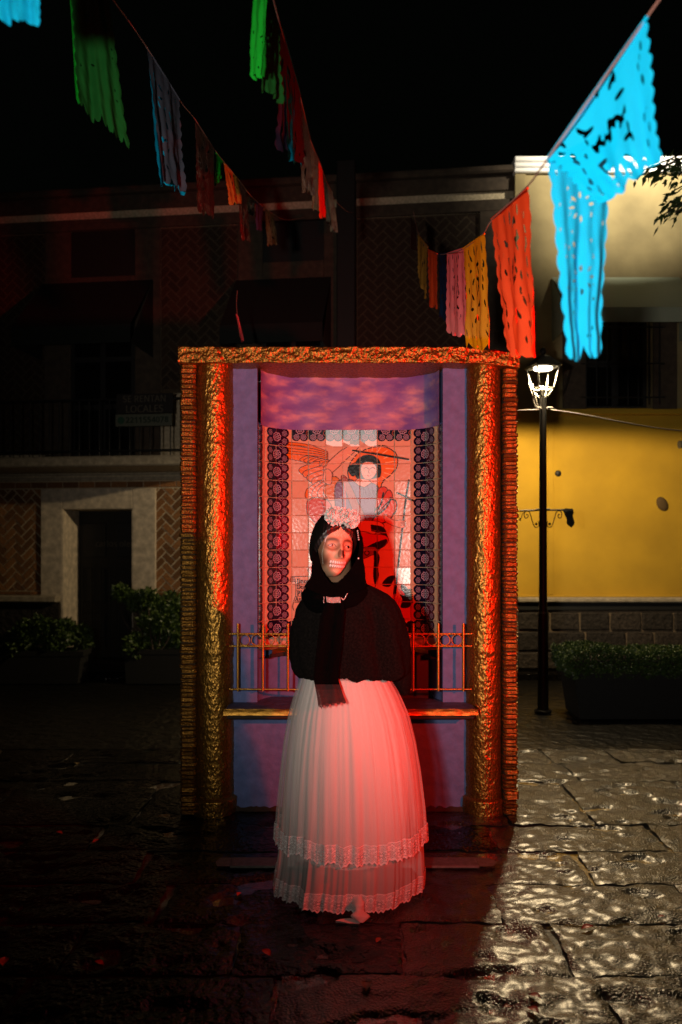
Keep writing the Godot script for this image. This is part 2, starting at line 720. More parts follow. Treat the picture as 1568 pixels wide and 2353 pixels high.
	world_tex(mat("black_shawl", lin(0.004, 0.0035, 0.0035), 1.0), grain_hard, 12.0, noise_tex(0.09, 0.0, 1.0, 21, FastNoiseLite.TYPE_CELLULAR, 512, 2), 0.5)
	M.black_shawl.metallic_specular = 0.15
	mat("hair", lin(0.006, 0.0045, 0.004), 0.42)
	var satin := mat("slip", lin(0.66, 0.62, 0.58), 0.6)
	satin.rim_enabled = true
	for k in 2:
		var tu := mat(["tulle", "under_tulle"][k], lin(0.80, 0.76, 0.72, [0.30, 0.42][k]), 0.9)
		tu.transparency = BaseMaterial3D.TRANSPARENCY_ALPHA
	mat("petal", lin(0.74, 0.66, 0.62), 0.8)
	M.petal.backlight_enabled = true
	M.petal.backlight = Color(0.3, 0.28, 0.26)
	mat("bead", lin(0.62, 0.58, 0.55), 0.18, 0.35)
	var eye := mat("eye", Color.WHITE, 0.12)
	eye.vertex_color_use_as_albedo = true


# ================================================================ ground
func ground_h(x: float, z: float) -> float:
	var q := 0.009 * noise.get_noise_2d(x * 1.3, z * 1.8) + 0.0075 * noise.get_noise_2d(x * 5.0 + 40.0, z * 6.5)
	return q - 0.016 * smoothstep(0.22, 0.55, noise.get_noise_2d(x * 2.6 + 11.0, z * 4.2 + 5.0))


func make_ground() -> void:
	var m := Mb.new()
	m.grid(40, 40, func(u, v): return Vector3(lerpf(-40, 40, u), -0.05, lerpf(12, -60, v)))
	structure("ground", m, M.bedding, "dark ground under and beyond the plaza")
	# the street behind the slabs, uneven wet setts
	m = Mb.new()
	m.grid(120, 50, func(u, v):
		var x: float = lerpf(-9, 9, u)
		var z: float = lerpf(-5.66, -8.66, v)
		return Vector3(x, -0.012 + 0.006 * noise.get_noise_2d(x * 3.0, z * 5.0), z))
	structure("street", m, M.street, "dark wet street between the plaza slabs and the houses")
	# far pavement, a step up
	m = Mb.new()
	m.box(Vector3(0, -0.02, -9.9), Vector3(18, 0.19, 2.5), 0.02)
	structure("pavement", m, M.slab_stone_dark, "narrow raised pavement along the house fronts")
	# plaza of large worn slabs, each one its own piece
	m = Mb.new()
	m.grid(30, 20, func(u, v): return Vector3(lerpf(-6, 6, u), -0.022, lerpf(1.5, -5.66, v)))
	var plaza := structure("paving", m, M.bedding, "plaza of large worn wet stone slabs")
	var rows := [5.64, 5.28, 4.85, 4.07, 3.72, 3.35, 3.0, 2.63, 2.2, 1.7, 1.15, 0.5]
	for r in rows.size() - 1:
		var z0: float = -rows[r]
		var z1: float = -rows[r + 1]
		var half: float = 0.46 * rows[r] + 0.5
		var x := -half - rng.randf_range(0.0, 0.4)
		while x < half + 0.3:
			var w := rng.randf_range(0.42, 1.05)
			var g := 0.006
			var x0 := x + g
			var x1 := x + w - g
			var a := rng.randf_range(-0.02, 0.02)
			var b := rng.randf_range(-0.02, 0.02)
			var lift := rng.randf_range(-0.0035, 0.0025)
			var tx := rng.randf_range(-0.005, 0.005)
			var tz := rng.randf_range(-0.005, 0.005)
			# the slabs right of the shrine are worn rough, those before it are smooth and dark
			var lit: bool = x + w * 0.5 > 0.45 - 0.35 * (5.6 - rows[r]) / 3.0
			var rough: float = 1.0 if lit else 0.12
			var s := Mb.new()
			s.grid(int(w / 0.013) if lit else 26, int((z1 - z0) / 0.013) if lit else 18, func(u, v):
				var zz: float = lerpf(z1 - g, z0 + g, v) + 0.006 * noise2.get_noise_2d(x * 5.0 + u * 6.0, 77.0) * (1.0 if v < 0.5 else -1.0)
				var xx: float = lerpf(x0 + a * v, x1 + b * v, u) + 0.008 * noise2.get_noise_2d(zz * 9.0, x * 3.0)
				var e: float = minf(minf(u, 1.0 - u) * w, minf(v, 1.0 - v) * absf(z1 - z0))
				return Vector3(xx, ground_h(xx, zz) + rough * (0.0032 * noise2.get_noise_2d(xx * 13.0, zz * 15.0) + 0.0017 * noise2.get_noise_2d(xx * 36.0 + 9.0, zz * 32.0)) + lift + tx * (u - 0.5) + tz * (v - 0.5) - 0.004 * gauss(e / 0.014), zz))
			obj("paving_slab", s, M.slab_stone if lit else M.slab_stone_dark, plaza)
			x += w
	# rain water lying in the hollows
	m = Mb.new()
	m.grid(2, 2, func(u, v): return Vector3(lerpf(-6, 6, u), -0.0135, lerpf(1.5, -5.63, v)))
	structure("water", m, M.water, "shallow rain water lying in the hollows of the slabs")


# ================================================================ shrine
var niche_s := PackedFloat32Array()
var niche_p := PackedVector3Array()    # x, depth behind the front, heading


func niche_at(s: float) -> Vector3:
	var t := clampf((s - niche_s[0]) / (niche_s[1] - niche_s[0]), 0.0, niche_s.size() - 1.001)
	return niche_p[int(t)].lerp(niche_p[int(t) + 1], t - int(t))


# a point of the niche wall: s along it, height y, off metres towards the front
func niche_pt(s: float, y: float, off := 0.0) -> Vector3:
	var q := niche_at(s)
	return Vector3(0.049 + q.x - sin(q.z) * off, y, -4.3 - q.y + cos(q.z) * off)


func make_shrine() -> void:
	# plan of the niche: flat at the back, curling forward at both sides
	var step := 0.01
	var half := 63
	niche_s.resize(half * 2 + 1)
	niche_p.resize(half * 2 + 1)
	var x := 0.0
	var y := 0.0
	for k in half + 1:
		var s := k * step
		var ph := deg_to_rad(clampf((s - 2.6 * PIT) / (3.7 * PIT), 0.0, 1.0) * 86.0)
		niche_s[half + k] = s
		niche_s[half - k] = -s
		niche_p[half + k] = Vector3(x, y, ph)
		niche_p[half - k] = Vector3(-x, y, -ph)
		x += cos(ph) * step
		y += sin(ph) * step
	var deep := y
	for k in niche_p.size():
		niche_p[k].y = deep - niche_p[k].y

	var t := thing("shrine", "gold columned purple street shrine with a tiled niche behind the woman", "shrine", SHRINE)
	# carcass
	var m := Mb.new()
	m.box(Vector3(0.043, 1.2, -4.68), Vector3(1.66, 2.36, 0.16), 0.005)
	m.box(Vector3(-0.75, 1.19, -4.48), Vector3(0.12, 2.37, 0.30), 0.005)
	m.box(Vector3(0.835, 1.19, -4.48), Vector3(0.12, 2.37, 0.30), 0.005)
	obj("back_wall", m, M.mortar_dark, t)
	# purple pilasters each side of the niche
	for e in [[-0.605, -0.452], [0.550, 0.70]]:
		m = Mb.new()
		m.grid(8, 60, func(u, v): return Vector3(lerpf(e[0], e[1], u), lerpf(0.565, 2.385, v), -4.3 + 0.003 * noise.get_noise_2d(u * 3.0 + e[0] * 9.0, v * 14.0)))
		m.quad(Vector3(e[0], 0.565, -4.6), Vector3(e[0], 0.565, -4.302), Vector3(e[0], 2.385, -4.302), Vector3(e[0], 2.385, -4.6))
		m.quad(Vector3(e[1], 0.565, -4.302), Vector3(e[1], 0.565, -4.6), Vector3(e[1], 2.385, -4.6), Vector3(e[1], 2.385, -4.302))
		obj("pilaster", m, M.purple, t)
	# base panel below the shelf
	m = Mb.new()
	m.grid(60, 30, func(u, v): return Vector3(lerpf(-0.60, 0.70, u), lerpf(-0.01, 0.56, v), -4.3 + 0.004 * noise.get_noise_2d(u * 9.0 + 5.0, v * 5.0) + 0.008 * gauss(v / 0.05)))
	obj("base_panel", m, M.purple, t)
	# rough bottom edge of the panel, where the render has crumbled
	m = Mb.new()
	m.grid(90, 3, func(u, v):
		var xx: float = lerpf(-0.6, 0.7, u)
		return Vector3(xx, v * (0.022 + 0.016 * noise.get_noise_1d(xx * 22.0)), -4.284 + 0.014 * (1.0 - v) + 0.006 * noise.get_noise_2d(xx * 30.0, v * 3.0)))
	obj("crumbled_edge", m, M.mortar_dark, t)
	# niche wall
	m = Mb.new()
	m.grid(80, 30, func(u, v): return niche_pt(lerpf(-0.615, 0.615, u), lerpf(0.565, 2.10, v)))
	obj("niche_wall", m, M.purple, t)
	# painted sky above the tiles
	var pp := Paint.new(512, 128, Color(0.42, 0.36, 0.60))
	for j in 128:
		for i in 512:
			var k := (j * 512 + i) * 3
			var cl := noise.get_noise_2d(i * 0.009, j * 0.028) * 0.75 + noise.get_noise_2d(i * 0.03 + 90.0, j * 0.06) * 0.3
			var a := smoothstep(-0.3, 0.6, cl)
			var d := noise2.get_noise_2d(i * 0.012 + 33.0, j * 0.02) * 0.10 + randf_steady(i, j) * 0.03
			pp.b[k] = int(255 * clampf(lerpf(0.47, 0.70, a) + d, 0, 1))
			pp.b[k + 1] = int(255 * clampf(lerpf(0.40, 0.56, a) + d, 0, 1))
			pp.b[k + 2] = int(255 * clampf(lerpf(0.66, 0.64, a) + d * 0.5, 0, 1))
	var sm := mat("painted_sky", Color.WHITE, 0.7)
	sm.albedo_texture = pp.texture()
	m = Mb.new()
	m.grid(80, 16, func(u, v): return niche_pt(lerpf(-0.615, 0.615, u), lerpf(2.085, 2.40, v), 0.016), false, false, null, Vector2(1, 1))
	m.grid(80, 1, func(u, v): return niche_pt(lerpf(-0.615, 0.615, u), 2.085, lerpf(0.0, 0.016, v)))
	obj("painted_vault", m, sm, t)
	# tiles
	make_tiles(t)
	# columns
	for e in [[-0.681, 0.0985], [0.771, 0.0935]]:
		var cx: float = e[0]
		var rad: float = e[1]
		m = Mb.new()
		m.grid(56, 240, func(u, v):
			var an: float = lerpf(-2.0, 2.0, u)
			var yy: float = lerpf(0.06, 2.39, v)
			var q: float = 0.0035 * noise.get_noise_3d(cx + sin(an) * 1.2, yy * 6.0, cos(an)) + 0.0032 * noise.get_noise_3d(cx * 5.0 + sin(an) * 5.0, yy * 24.0, cos(an) * 5.0)
			q += 0.004 * gauss((yy - 0.86) / 0.03) - 0.003 * gauss((yy - 0.85) / 0.006) + 0.004 * smoothstep(1.1, 0.3, yy)
			return Vector3(cx + (rad + q) * sin(an), yy, -4.3 + (rad + q) * cos(an)))
		var col := obj("column", m, M.gold, t)
		m = Mb.new()
		m.grid(56, 14, func(u, v):
			var an: float = lerpf(-2.0, 2.0, u)
			var yy: float = lerpf(-0.01, 0.088, v)
			var q: float = 0.022 * smoothstep(1.0, 0.86, v) + 0.004 * noise.get_noise_3d(cx + sin(an) * 4.0, yy * 22.0, cos(an) * 4.0)
			return Vector3(cx + (rad + q) * sin(an), yy, -4.3 + (rad + q) * cos(an)))
		obj("column_base", m, M.gold, col)
	# stacks of thin gilded bricks up both outer edges
	var kinds := []
	for k in 8:
		m = Mb.new()
		m.box(Vector3.ZERO, Vector3(1, 1, 1) * 0.1, 0.014, Basis.IDENTITY, 0.006, rng)
		kinds.append(m.mesh())
	for e in [[-0.851, -0.770], [0.862, 0.934]]:
		m = Mb.new()
		m.box(Vector3((e[0] + e[1]) * 0.5, 1.19, -4.42), Vector3(e[1] - e[0] - 0.008, 2.38, 0.40))
		obj("edge_core", m, M.mortar_dark, t)
		var yy := 0.002
		while yy < 2.376:
			var hh := rng.randf_range(0.015, 0.029)
			var b := Basis.from_euler(Vector3(rng.randf_range(-0.05, 0.05), rng.randf_range(-0.03, 0.03), rng.randf_range(-0.025, 0.025))) * Basis.from_scale(Vector3((e[1] - e[0]) * 10.0, (hh - 0.0025) * 10.0, 0.9))
			obj("brick", kinds[rng.randi() % 8], M.gold_brick, t, Transform3D(b, Vector3((e[0] + e[1]) * 0.5 + rng.randf_range(-0.002, 0.002), yy + hh * 0.5, -4.245 + rng.randf_range(-0.003, 0.003))))
			yy += hh
	# bark-like beam over the top
	m = Mb.new()
	m.grid(220, 28, func(u, v):
		var xx: float = lerpf(-0.853, 0.936, u)
		var top: float = 2.468 - 0.034 * smoothstep(0.62, 0.95, xx) + 0.005 * noise.get_noise_1d(xx * 8.0)
		var bot: float = 2.382 + 0.004 * noise.get_noise_1d(xx * 7.0 + 50.0) - 0.024 * smoothstep(0.7, 0.95, xx)
		var an: float = lerpf(-0.35, 1.35, v)
		# down from the back over the top, the front and the underside
		var q: Vector3
		if v < 0.25:
			q = Vector3(xx, top, lerpf(-4.72, -4.17, v / 0.25))
		elif v < 0.75:
			q = Vector3(xx, lerpf(top, bot, (v - 0.25) / 0.5), -4.17)
		else:
			q = Vector3(xx, bot, lerpf(-4.17, -4.6, (v - 0.75) / 0.25))
		var r: float = 0.009 * noise.get_noise_3d(xx * 11.0, q.y * 20.0, q.z * 9.0) + 0.005 * absf(noise.get_noise_3d(xx * 38.0, q.y * 60.0, 4.0))
		var crack_at: float = 0.012 * gauss((xx - 0.66 - (q.y - 2.42) * 0.35) / 0.006) + 0.010 * gauss((xx + 0.62 + (q.y - 2.42) * 0.5) / 0.006)
		return q + Vector3(0, (0.3 * r if v < 0.5 else -0.3 * r), r - (crack_at if v > 0.2 and v < 0.8 else 0.0)), false, false)
	for e in [-0.853, 0.936]:
		m.out_quad(Vector3(0, 2.42, -4.4), Vector3(e, 2.382, -4.18), Vector3(e, 2.382, -4.7), Vector3(e, 2.466, -4.7), Vector3(e, 2.466, -4.18))
	obj("beam", m, M.gold_bark, t)
	# shelf in front of the niche
	m = Mb.new()
	m.box(Vector3(0.05, 0.574, -4.29), Vector3(1.30, 0.014, 0.36), 0.004)
	obj("shelf_top", m, M.purple_dark, t)
	m = Mb.new()
	m.grid(110, 6, func(u, v):
		var xx: float = lerpf(-0.607, 0.709, u)
		return Vector3(xx, lerpf(0.549, 0.583, v) + 0.0012 * noise.get_noise_1d(xx * 14.0), -4.106 + 0.0025 * noise.get_noise_2d(xx * 18.0, v * 4.0) - 0.004 * gauss((v - 0.5) / 0.62) + 0.002))
	m.out_quad(Vector3(0, 0.56, -4.2), Vector3(-0.607, 0.549, -4.106), Vector3(0.709, 0.549, -4.106), Vector3(0.709, 0.549, -4.3), Vector3(-0.607, 0.549, -4.3))
	for e in [-0.607, 0.709]:
		m.out_quad(Vector3(0.05, 0.56, -4.2), Vector3(e, 0.549, -4.106), Vector3(e, 0.583, -4.106), Vector3(e, 0.583, -4.24), Vector3(e, 0.549, -4.24))
	obj("shelf_edge", m, M.gold_rail, t)
	m = Mb.new()
	m.box(Vector3(0.05, 0.535, -4.225), Vector3(1.29, 0.027, 0.17), 0.006)
	obj("shelf_moulding", m, M.mortar_dark, t)
	# small gilded ledge under the tiles
	m = Mb.new()
	m.grid(70, 4, func(u, v): return niche_pt(lerpf(-0.60, 0.60, u), lerpf(0.836, 0.860, v), 0.075 + 0.002 * noise.get_noise_1d(u * 60.0)))
	m.grid(70, 2, func(u, v): return niche_pt(lerpf(-0.60, 0.60, u), 0.860, lerpf(0.075, 0.0, v)))
	obj("tile_ledge", m, M.gold_rail, t)
	m = Mb.new()
	m.grid(70, 2, func(u, v): return niche_pt(lerpf(-0.60, 0.60, u), lerpf(0.812, 0.835, v), 0.060))
	m.grid(70, 2, func(u, v): return niche_pt(lerpf(-0.60, 0.60, u), 0.812, lerpf(0.0, 0.060, v)))
	obj("ledge_moulding", m, M.mortar_dark, t)
	# dark plaque leaning in the lower niche, right of the woman
	m = Mb.new()
	m.box(Vector3(0.36, 0.70, -4.44), Vector3(0.26, 0.25, 0.03), 0.006)
	obj("dark_plaque", m, M.black_paint, t)
	# gilded railing
	var rail := Mb.new()
	var zf := -4.225
	for yy in [0.958, 0.893, 0.664]:
		rail.tube([Vector3(-0.588, yy, zf), Vector3(0.05, yy - 0.002, zf), Vector3(0.690, yy, zf)], 0.0055, 8)
	for e in [-0.588, 0.690]:
		for yy in [0.958, 0.893, 0.664]:
			rail.tube([Vector3(e, yy, zf), Vector3(e, yy, -4.32)], 0.005, 6)
	var fence := obj("railing", rail, M.gold_rail, t)
	for k in 10:
		var px := -0.5466 + 0.1328 * k
		m = Mb.new()
		m.tube([Vector3(px, 0.655, zf + 0.004), Vector3(px, 1.013, zf + 0.004)], 0.0072, 10)
		obj("post", m, M.gold_rail, fence)
		if k == 9:
			continue
		for e in [0.0335, 0.0993]:
			var c := Vector3(px + e, 0.9255, zf)
			var ring := []
			for a in 25:
				ring.append(c + Vector3(cos(TAU * a / 24), sin(TAU * a / 24), 0) * 0.0285)
			m = Mb.new()
			m.tube(ring, 0.0028, 6, false)
			obj("ring", m, M.gold_rail, fence)


func randf_steady(i: int, j: int) -> float:
	var s := sin(i * 12.9898 + j * 78.233) * 43758.5453
	return s - floor(s) - 0.5


# ================================================================ the tile picture
const TP := 80.0      # paint pixels per tile


func tp(p: Array) -> PackedVector2Array:     # tile places (columns from the middle, rows from the top) -> paint pixels
	var o := PackedVector2Array()
	for k in range(0, p.size(), 2):
		o.append(Vector2((p[k] + 6.4) * TP, p[k + 1] * TP))
	return o


func smooth_line(p: PackedVector2Array, closed := false) -> PackedVector2Array:
	var o := PackedVector2Array()
	var c := p.size()
	for i in (c if closed else c - 1):
		for s in 8:
			o.append(p[i].cubic_interpolate(p[(i + 1) % c if closed else mini(i + 1, c - 1)], p[(i - 1 + c) % c if closed else maxi(i - 1, 0)], p[(i + 2) % c if closed else mini(i + 2, c - 1)], s / 8.0))
	o.append(p[0] if closed else p[c - 1])
	return o


func shape(pt: Paint, p: Array, fill: Color, edge: Color, wd := 4.0) -> void:
	var q := smooth_line(tp(p), true)
	if fill.a > 0.0:
		pt.poly(q, fill)
	if wd > 0.0:
		pt.line(q, wd, edge)


func rosette(pt: Paint, x: float, y: float, r: float, col: Color, ground: Color, k: int) -> void:
	for i in k:
		var a := TAU * i / k + x
		pt.dot(x + cos(a) * r * 0.74, y + sin(a) * r * 0.74, r * 0.36, col)
	pt.dot(x, y, r * 0.74, col)
	for i in k:
		var a := TAU * i / k + x
		pt.dot(x + cos(a) * r * 0.68, y + sin(a) * r * 0.68, r * 0.2, ground)
	pt.dot(x, y, r * 0.36, ground)
	pt.dot(x, y, r * 0.2, col)


func paint_tiles() -> Paint:
	var cream := Color(0.82, 0.69, 0.55)
	var navy := Color(0.05, 0.055, 0.16)
	var pale := Color(0.66, 0.60, 0.66)
	var ink := Color(0.20, 0.10, 0.07)
	var dark := Color(0.055, 0.05, 0.05)
	var orange := Color(0.86, 0.47, 0.10)
	var skin := Color(0.86, 0.66, 0.52)
	var armour := Color(0.46, 0.40, 0.56)
	var red := Color(0.76, 0.25, 0.13)
	var pt := Paint.new(int(12.8 * TP), int(12 * TP), cream)
	for k in 900:      # soft mottling of the glaze
		var q := Vector2(rng.randf() * pt.w, rng.randf() * pt.h)
		var v := rng.randf_range(-0.02, 0.02)
		pt.dot(q.x, q.y, rng.randf_range(6, 26), Color(cream.r + v, cream.g + v, cream.b + v))
	# wing: long flight feathers, then rows of short ones
	for k in 5:
		var a := k * 0.16
		shape(pt, [-3.9, 0.78 + a, -2.6, 0.86 + a, -1.5, 1.16 + a * 0.7, -1.35, 1.42 + a * 0.6, -2.4, 1.30 + a, -3.8, 1.02 + a], orange, ink, 3.0)
	for k in 6:
		var xx := -2.5 + 0.25 * k
		var yy := 1.55 + 0.06 * k
		shape(pt, [xx, yy, xx + 0.5, yy + 0.06, xx + 0.45, yy + 0.36, xx - 0.1, yy + 0.4, xx - 0.42, yy + 0.22], orange, ink, 3.0)
	for k in 5:
		var xx := -2.6 + 0.25 * k
		var yy := 2.12 + 0.22 * k
		shape(pt, [xx + 0.8, yy - 0.25, xx + 0.75, yy + 0.16, xx + 0.15, yy + 0.5, xx - 0.3, yy + 0.42, xx - 0.26, yy + 0.08], orange, ink, 3.5)
	for k in 5:
		var xx := -2.3 + 0.35 * k
		shape(pt, [xx + 0.5, 3.0, xx + 0.6, 3.4, xx + 0.15, 4.0, xx - 0.25, 3.95, xx - 0.15, 3.45], orange, ink, 3.5)
	shape(pt, [-0.95, 2.75, -0.55, 3.0, -0.6, 3.9, -1.2, 4.1, -1.5, 3.6, -1.3, 3.05], Color(0.80, 0.50, 0.16), ink, 3.0)
	# red cloak blowing out low on the left
	shape(pt, [-2.35, 4.05, -1.3, 4.1, -1.0, 4.9, -1.5, 5.6, -1.9, 6.4, -2.2, 6.2, -2.0, 5.5, -2.45, 4.9], red, ink, 3.5)
	pt.line(smooth_line(tp([-1.6, 4.2, -1.45, 4.7, -1.75, 5.3, -1.8, 6.0])), 6.0, Color(0.5, 0.12, 0.07))
	shape(pt, [-2.4, 8.0, -1.9, 7.6, -1.6, 8.3, -2.2, 8.5], red, ink, 3.0)
	# raised arm with the fist, and the blade
	shape(pt, [-1.45, 2.15, -0.4, 1.15, 0.35, 0.75, 0.55, 1.0, -0.2, 1.75, -0.95, 2.45, -1.3, 2.6], skin, ink, 3.5)
	shape(pt, [-1.4, 2.3, -1.05, 2.5, -1.1, 3.15, -1.5, 3.0], skin, ink, 3.0)
	for k in 4:
		pt.dot((0.15 + 0.2 * k + 6.4) * TP, (0.74 + 0.05 * (k % 2)) * TP, 12, Color(0.42, 0.33, 0.24))
	# halo with rays
	shape(pt, [0.55, 1.35, 1.35, 1.02, 2.1, 1.0, 2.65, 1.35, 2.78, 2.0, 2.45, 2.6, 1.9, 3.05, 1.6, 3.5, 0.2, 3.2, -0.1, 2.3], orange, dark, 5.0)
	for k in 13:
		var a := -2.9 + 0.3 * k
		pt.line(tp([1.15 + cos(a) * 0.95, 2.15 + sin(a) * 0.95, 1.15 + cos(a) * 1.5, 2.15 + sin(a) * 1.35]), 4.0, Color(0.93, 0.80, 0.55))
	pt.line(tp([0.2, 1.2, 1.5, 1.42, 3.5, 1.78]), 9.0, dark)
	pt.line(tp([1.3, 1.3, 3.5, 1.72]), 3.0, Color(0.45, 0.28, 0.1))
	# head: dark curls round a plain face
	shape(pt, [0.4, 1.85, 0.8, 1.5, 1.4, 1.52, 1.75, 1.9, 1.82, 2.5, 1.6, 2.85, 0.5, 2.9, 0.3, 2.3], dark, dark, 0.0)
	shape(pt, [0.68, 2.05, 1.05, 1.9, 1.5, 2.05, 1.58, 2.5, 1.25, 2.9, 0.85, 2.88, 0.65, 2.5], skin, ink, 3.0)
	pt.line(smooth_line(tp([0.8, 2.25, 0.95, 2.2, 1.08, 2.27])), 4.0, ink)
	pt.line(smooth_line(tp([1.22, 2.27, 1.35, 2.2, 1.48, 2.27])), 4.0, ink)
	pt.line(smooth_line(tp([1.14, 2.3, 1.1, 2.5, 1.18, 2.54])), 3.0, ink)
	pt.line(smooth_line(tp([1.02, 2.68, 1.14, 2.72, 1.27, 2.67])), 4.0, Color(0.6, 0.2, 0.14))
	shape(pt, [-0.05, 2.1, 0.45, 1.95, 0.55, 2.35, 0.2, 2.75, -0.1, 2.4], dark, dark, 0.0)
	shape(pt, [0.45, 2.9, 1.1, 2.95, 1.3, 3.2, 0.8, 3.4, 0.35, 3.2], skin, ink, 3.0)
	# breastplate, sleeve folds, belt and skirt
	shape(pt, [-0.75, 3.1, 0.1, 2.95, 0.75, 3.35, 1.3, 3.1, 1.65, 3.4, 1.55, 4.3, 1.5, 5.2, 0.4, 5.5, -0.6, 5.2, -0.85, 4.2], armour, ink, 4.0)
	for k in 9:
		pt.line(smooth_line(tp([0.65 + 0.1 * k, 3.25 + 0.04 * k, 0.7 + 0.11 * k, 3.6, 0.62 + 0.1 * k, 3.95])), 3.0, Color(0.30, 0.25, 0.38))
	shape(pt, [-0.45, 3.0, -0.1, 2.95, 0.95, 5.3, 0.55, 5.5], Color(0.60, 0.30, 0.22), ink, 3.0)
	pt.line(tp([-0.3, 3.1, -0.25, 5.2]), 6.0, red)
	shape(pt, [1.65, 3.45, 2.1, 3.35, 2.25, 3.8, 1.95, 4.6, 1.5, 4.9, 1.55, 4.2], red, ink, 4.0)
	shape(pt, [2.15, 3.6, 2.5, 3.75, 2.4, 4.4, 1.9, 5.0, 1.5, 5.1], red, ink, 4.0)
	shape(pt, [2.35, 4.1, 2.72, 4.3, 2.6, 4.9, 2.0, 5.4, 1.3, 5.35], Color(0.80, 0.33, 0.15), dark, 6.0)
	pt.line(smooth_line(tp([1.95, 3.7, 1.8, 4.3, 1.5, 4.7])), 9.0, dark)
	pt.line(smooth_line(tp([2.4, 4.0, 2.15, 4.5, 1.6, 5.0])), 9.0, dark)
	shape(pt, [0.45, 5.35, 1.5, 5.3, 2.0, 5.6, 1.6, 6.0, 0.6, 6.05], skin, ink, 3.0)
	for k in 4:
		pt.line(smooth_line(tp([1.3, 5.6 + 0.1 * k, 1.9, 5.75 + 0.1 * k, 2.15, 6.2 + 0.06 * k])), 12.0 - 2.0 * k, dark)
	shape(pt, [0.3, 6.0, 1.4, 6.05, 2.1, 6.15, 2.25, 6.5, 1.7, 6.95, 0.3, 7.05], red, ink, 3.0)
	shape(pt, [0.95, 6.9, 2.0, 6.4, 2.15, 6.55, 1.75, 6.95, 1.35, 7.1], dark, dark, 4.0)
	shape(pt, [-0.2, 5.6, 0.35, 5.7, 0.75, 6.6, 0.45, 6.65], dark, dark, 3.0)
	shape(pt, [0.1, 7.0, 1.5, 6.85, 1.4, 7.3, 0.8, 7.5, 0.1, 7.6], Color(0.52, 0.30, 0.22), ink, 3.0)
	pt.dot((1.0 + 6.4) * TP, 7.15 * TP, 14, ink)
	pt.dot((1.0 + 6.4) * TP, 7.15 * TP, 8, Color(0.6, 0.35, 0.25))
	shape(pt, [0.1, 7.5, 0.8, 7.5, 1.45, 7.3, 1.5, 8.2, 1.45, 9.2, 0.2, 9.6], skin, ink, 3.0)
	shape(pt, [1.45, 7.0, 1.7, 7.4, 1.62, 8.0, 1.65, 8.5, 1.5, 9.0, 1.4, 8.4, 1.45, 7.7], dark, dark, 3.0)
	shape(pt, [0.0, 8.6, 0.5, 8.4, 0.7, 8.9, 0.6, 9.6, 0.0, 9.6], dark, dark, 2.0)
	shape(pt, [1.9, 9.0, 2.2, 8.6, 2.6, 8.5, 2.55, 8.8, 2.3, 9.1], dark, ink, 3.0)
	# staff ending in a cross, and the hand that holds it
	pt.line(tp([3.5, 3.0, 3.32, 4.0]), 11.0, dark)
	pt.line(tp([3.32, 4.0, 2.98, 6.6, 2.57, 9.95]), 11.0, dark)
	pt.line(tp([2.75, 3.7, 3.8, 4.15]), 9.0, dark)
	shape(pt, [2.05, 4.95, 2.6, 5.25, 3.0, 5.25, 3.28, 5.35, 3.25, 5.7, 2.9, 5.72, 2.45, 5.55, 2.05, 5.3], skin, ink, 2.5)
	for k in 3:
		pt.line(smooth_line(tp([2.98, 5.4 + 0.09 * k, 3.15, 5.37 + 0.09 * k, 3.26, 5.45 + 0.09 * k])), 2.5, ink)
	# the beast's head among flames
	for k in 16:
		var xx := 2.55 + 0.085 * k
		shape(pt, [xx, 11.0, xx - 0.12, 10.2, xx + 0.06, 9.55 + 0.4 * absf(sin(k * 1.7)), xx + 0.13, 10.2, xx + 0.1, 11.0], Color(0.85, 0.42, 0.12) if k % 2 else Color(0.72, 0.20, 0.08), red, 2.0)
	pt.poly(tp([2.3, 10.2, 3.9, 10.2, 3.9, 11.0, 2.3, 11.0]), red)
	shape(pt, [3.0, 9.05, 3.15, 9.0, 3.4, 9.2, 3.55, 9.5, 3.6, 10.0, 3.5, 10.3, 3.0, 10.3, 3.1, 9.9, 2.95, 9.6, 3.1, 9.65, 3.2, 9.45, 3.05, 9.3], Color(0.10, 0.08, 0.06), dark, 3.0)
	shape(pt, [2.85, 9.25, 3.1, 9.38, 3.25, 9.6, 3.12, 9.62, 2.95, 9.42], Color(0.8, 0.15, 0.08), ink, 1.5)
	for k in 6:
		shape(pt, [3.5 + 0.02 * k, 9.25 + 0.14 * k, 3.68 + 0.01 * k, 9.28 + 0.14 * k, 3.54 + 0.02 * k, 9.36 + 0.14 * k], dark, dark, 1.0)
	# scroll with black-letter lines
	pt.line(smooth_line(tp([-3.42, 8.55, -2.6, 8.53, -1.6, 8.55])), 4.0, ink)
	shape(pt, [-3.5, 8.75, -3.35, 8.55, -3.2, 8.75, -3.25, 8.85, -3.45, 8.85], Color(0.62, 0.45, 0.34), ink, 3.0)
	pt.line(smooth_line(tp([-3.18, 8.85, -3.16, 9.3, -3.2, 9.7, -3.36, 10.2, -3.3, 10.5])), 4.0, ink)
	var f := SystemFont.new()
	f.font_names = PackedStringArray(["Droid Serif"])
	f.font_weight = 700
	var said := ["Jinoqui", "Domin", "Plaz", "Aso"]
	for k in 4:
		var x0: float = (-3.12 + 6.4 - (0.12 if k == 3 else 0.0)) * TP
		var y0: float = [8.82, 9.12, 9.5, 9.88][k] * TP
		pt.text(said[k], f, 30.0 if k != 2 else 34.0, x0, y0, ink, 0.0, 0.86)
		pt.text(said[k], f, 30.0 if k != 2 else 34.0, x0 + 2.0, y0 + 1.0, ink, 0.0, 0.86)
	pt.line(tp([-3.2, 9.72, -2.2, 9.72]), 2.5, ink)
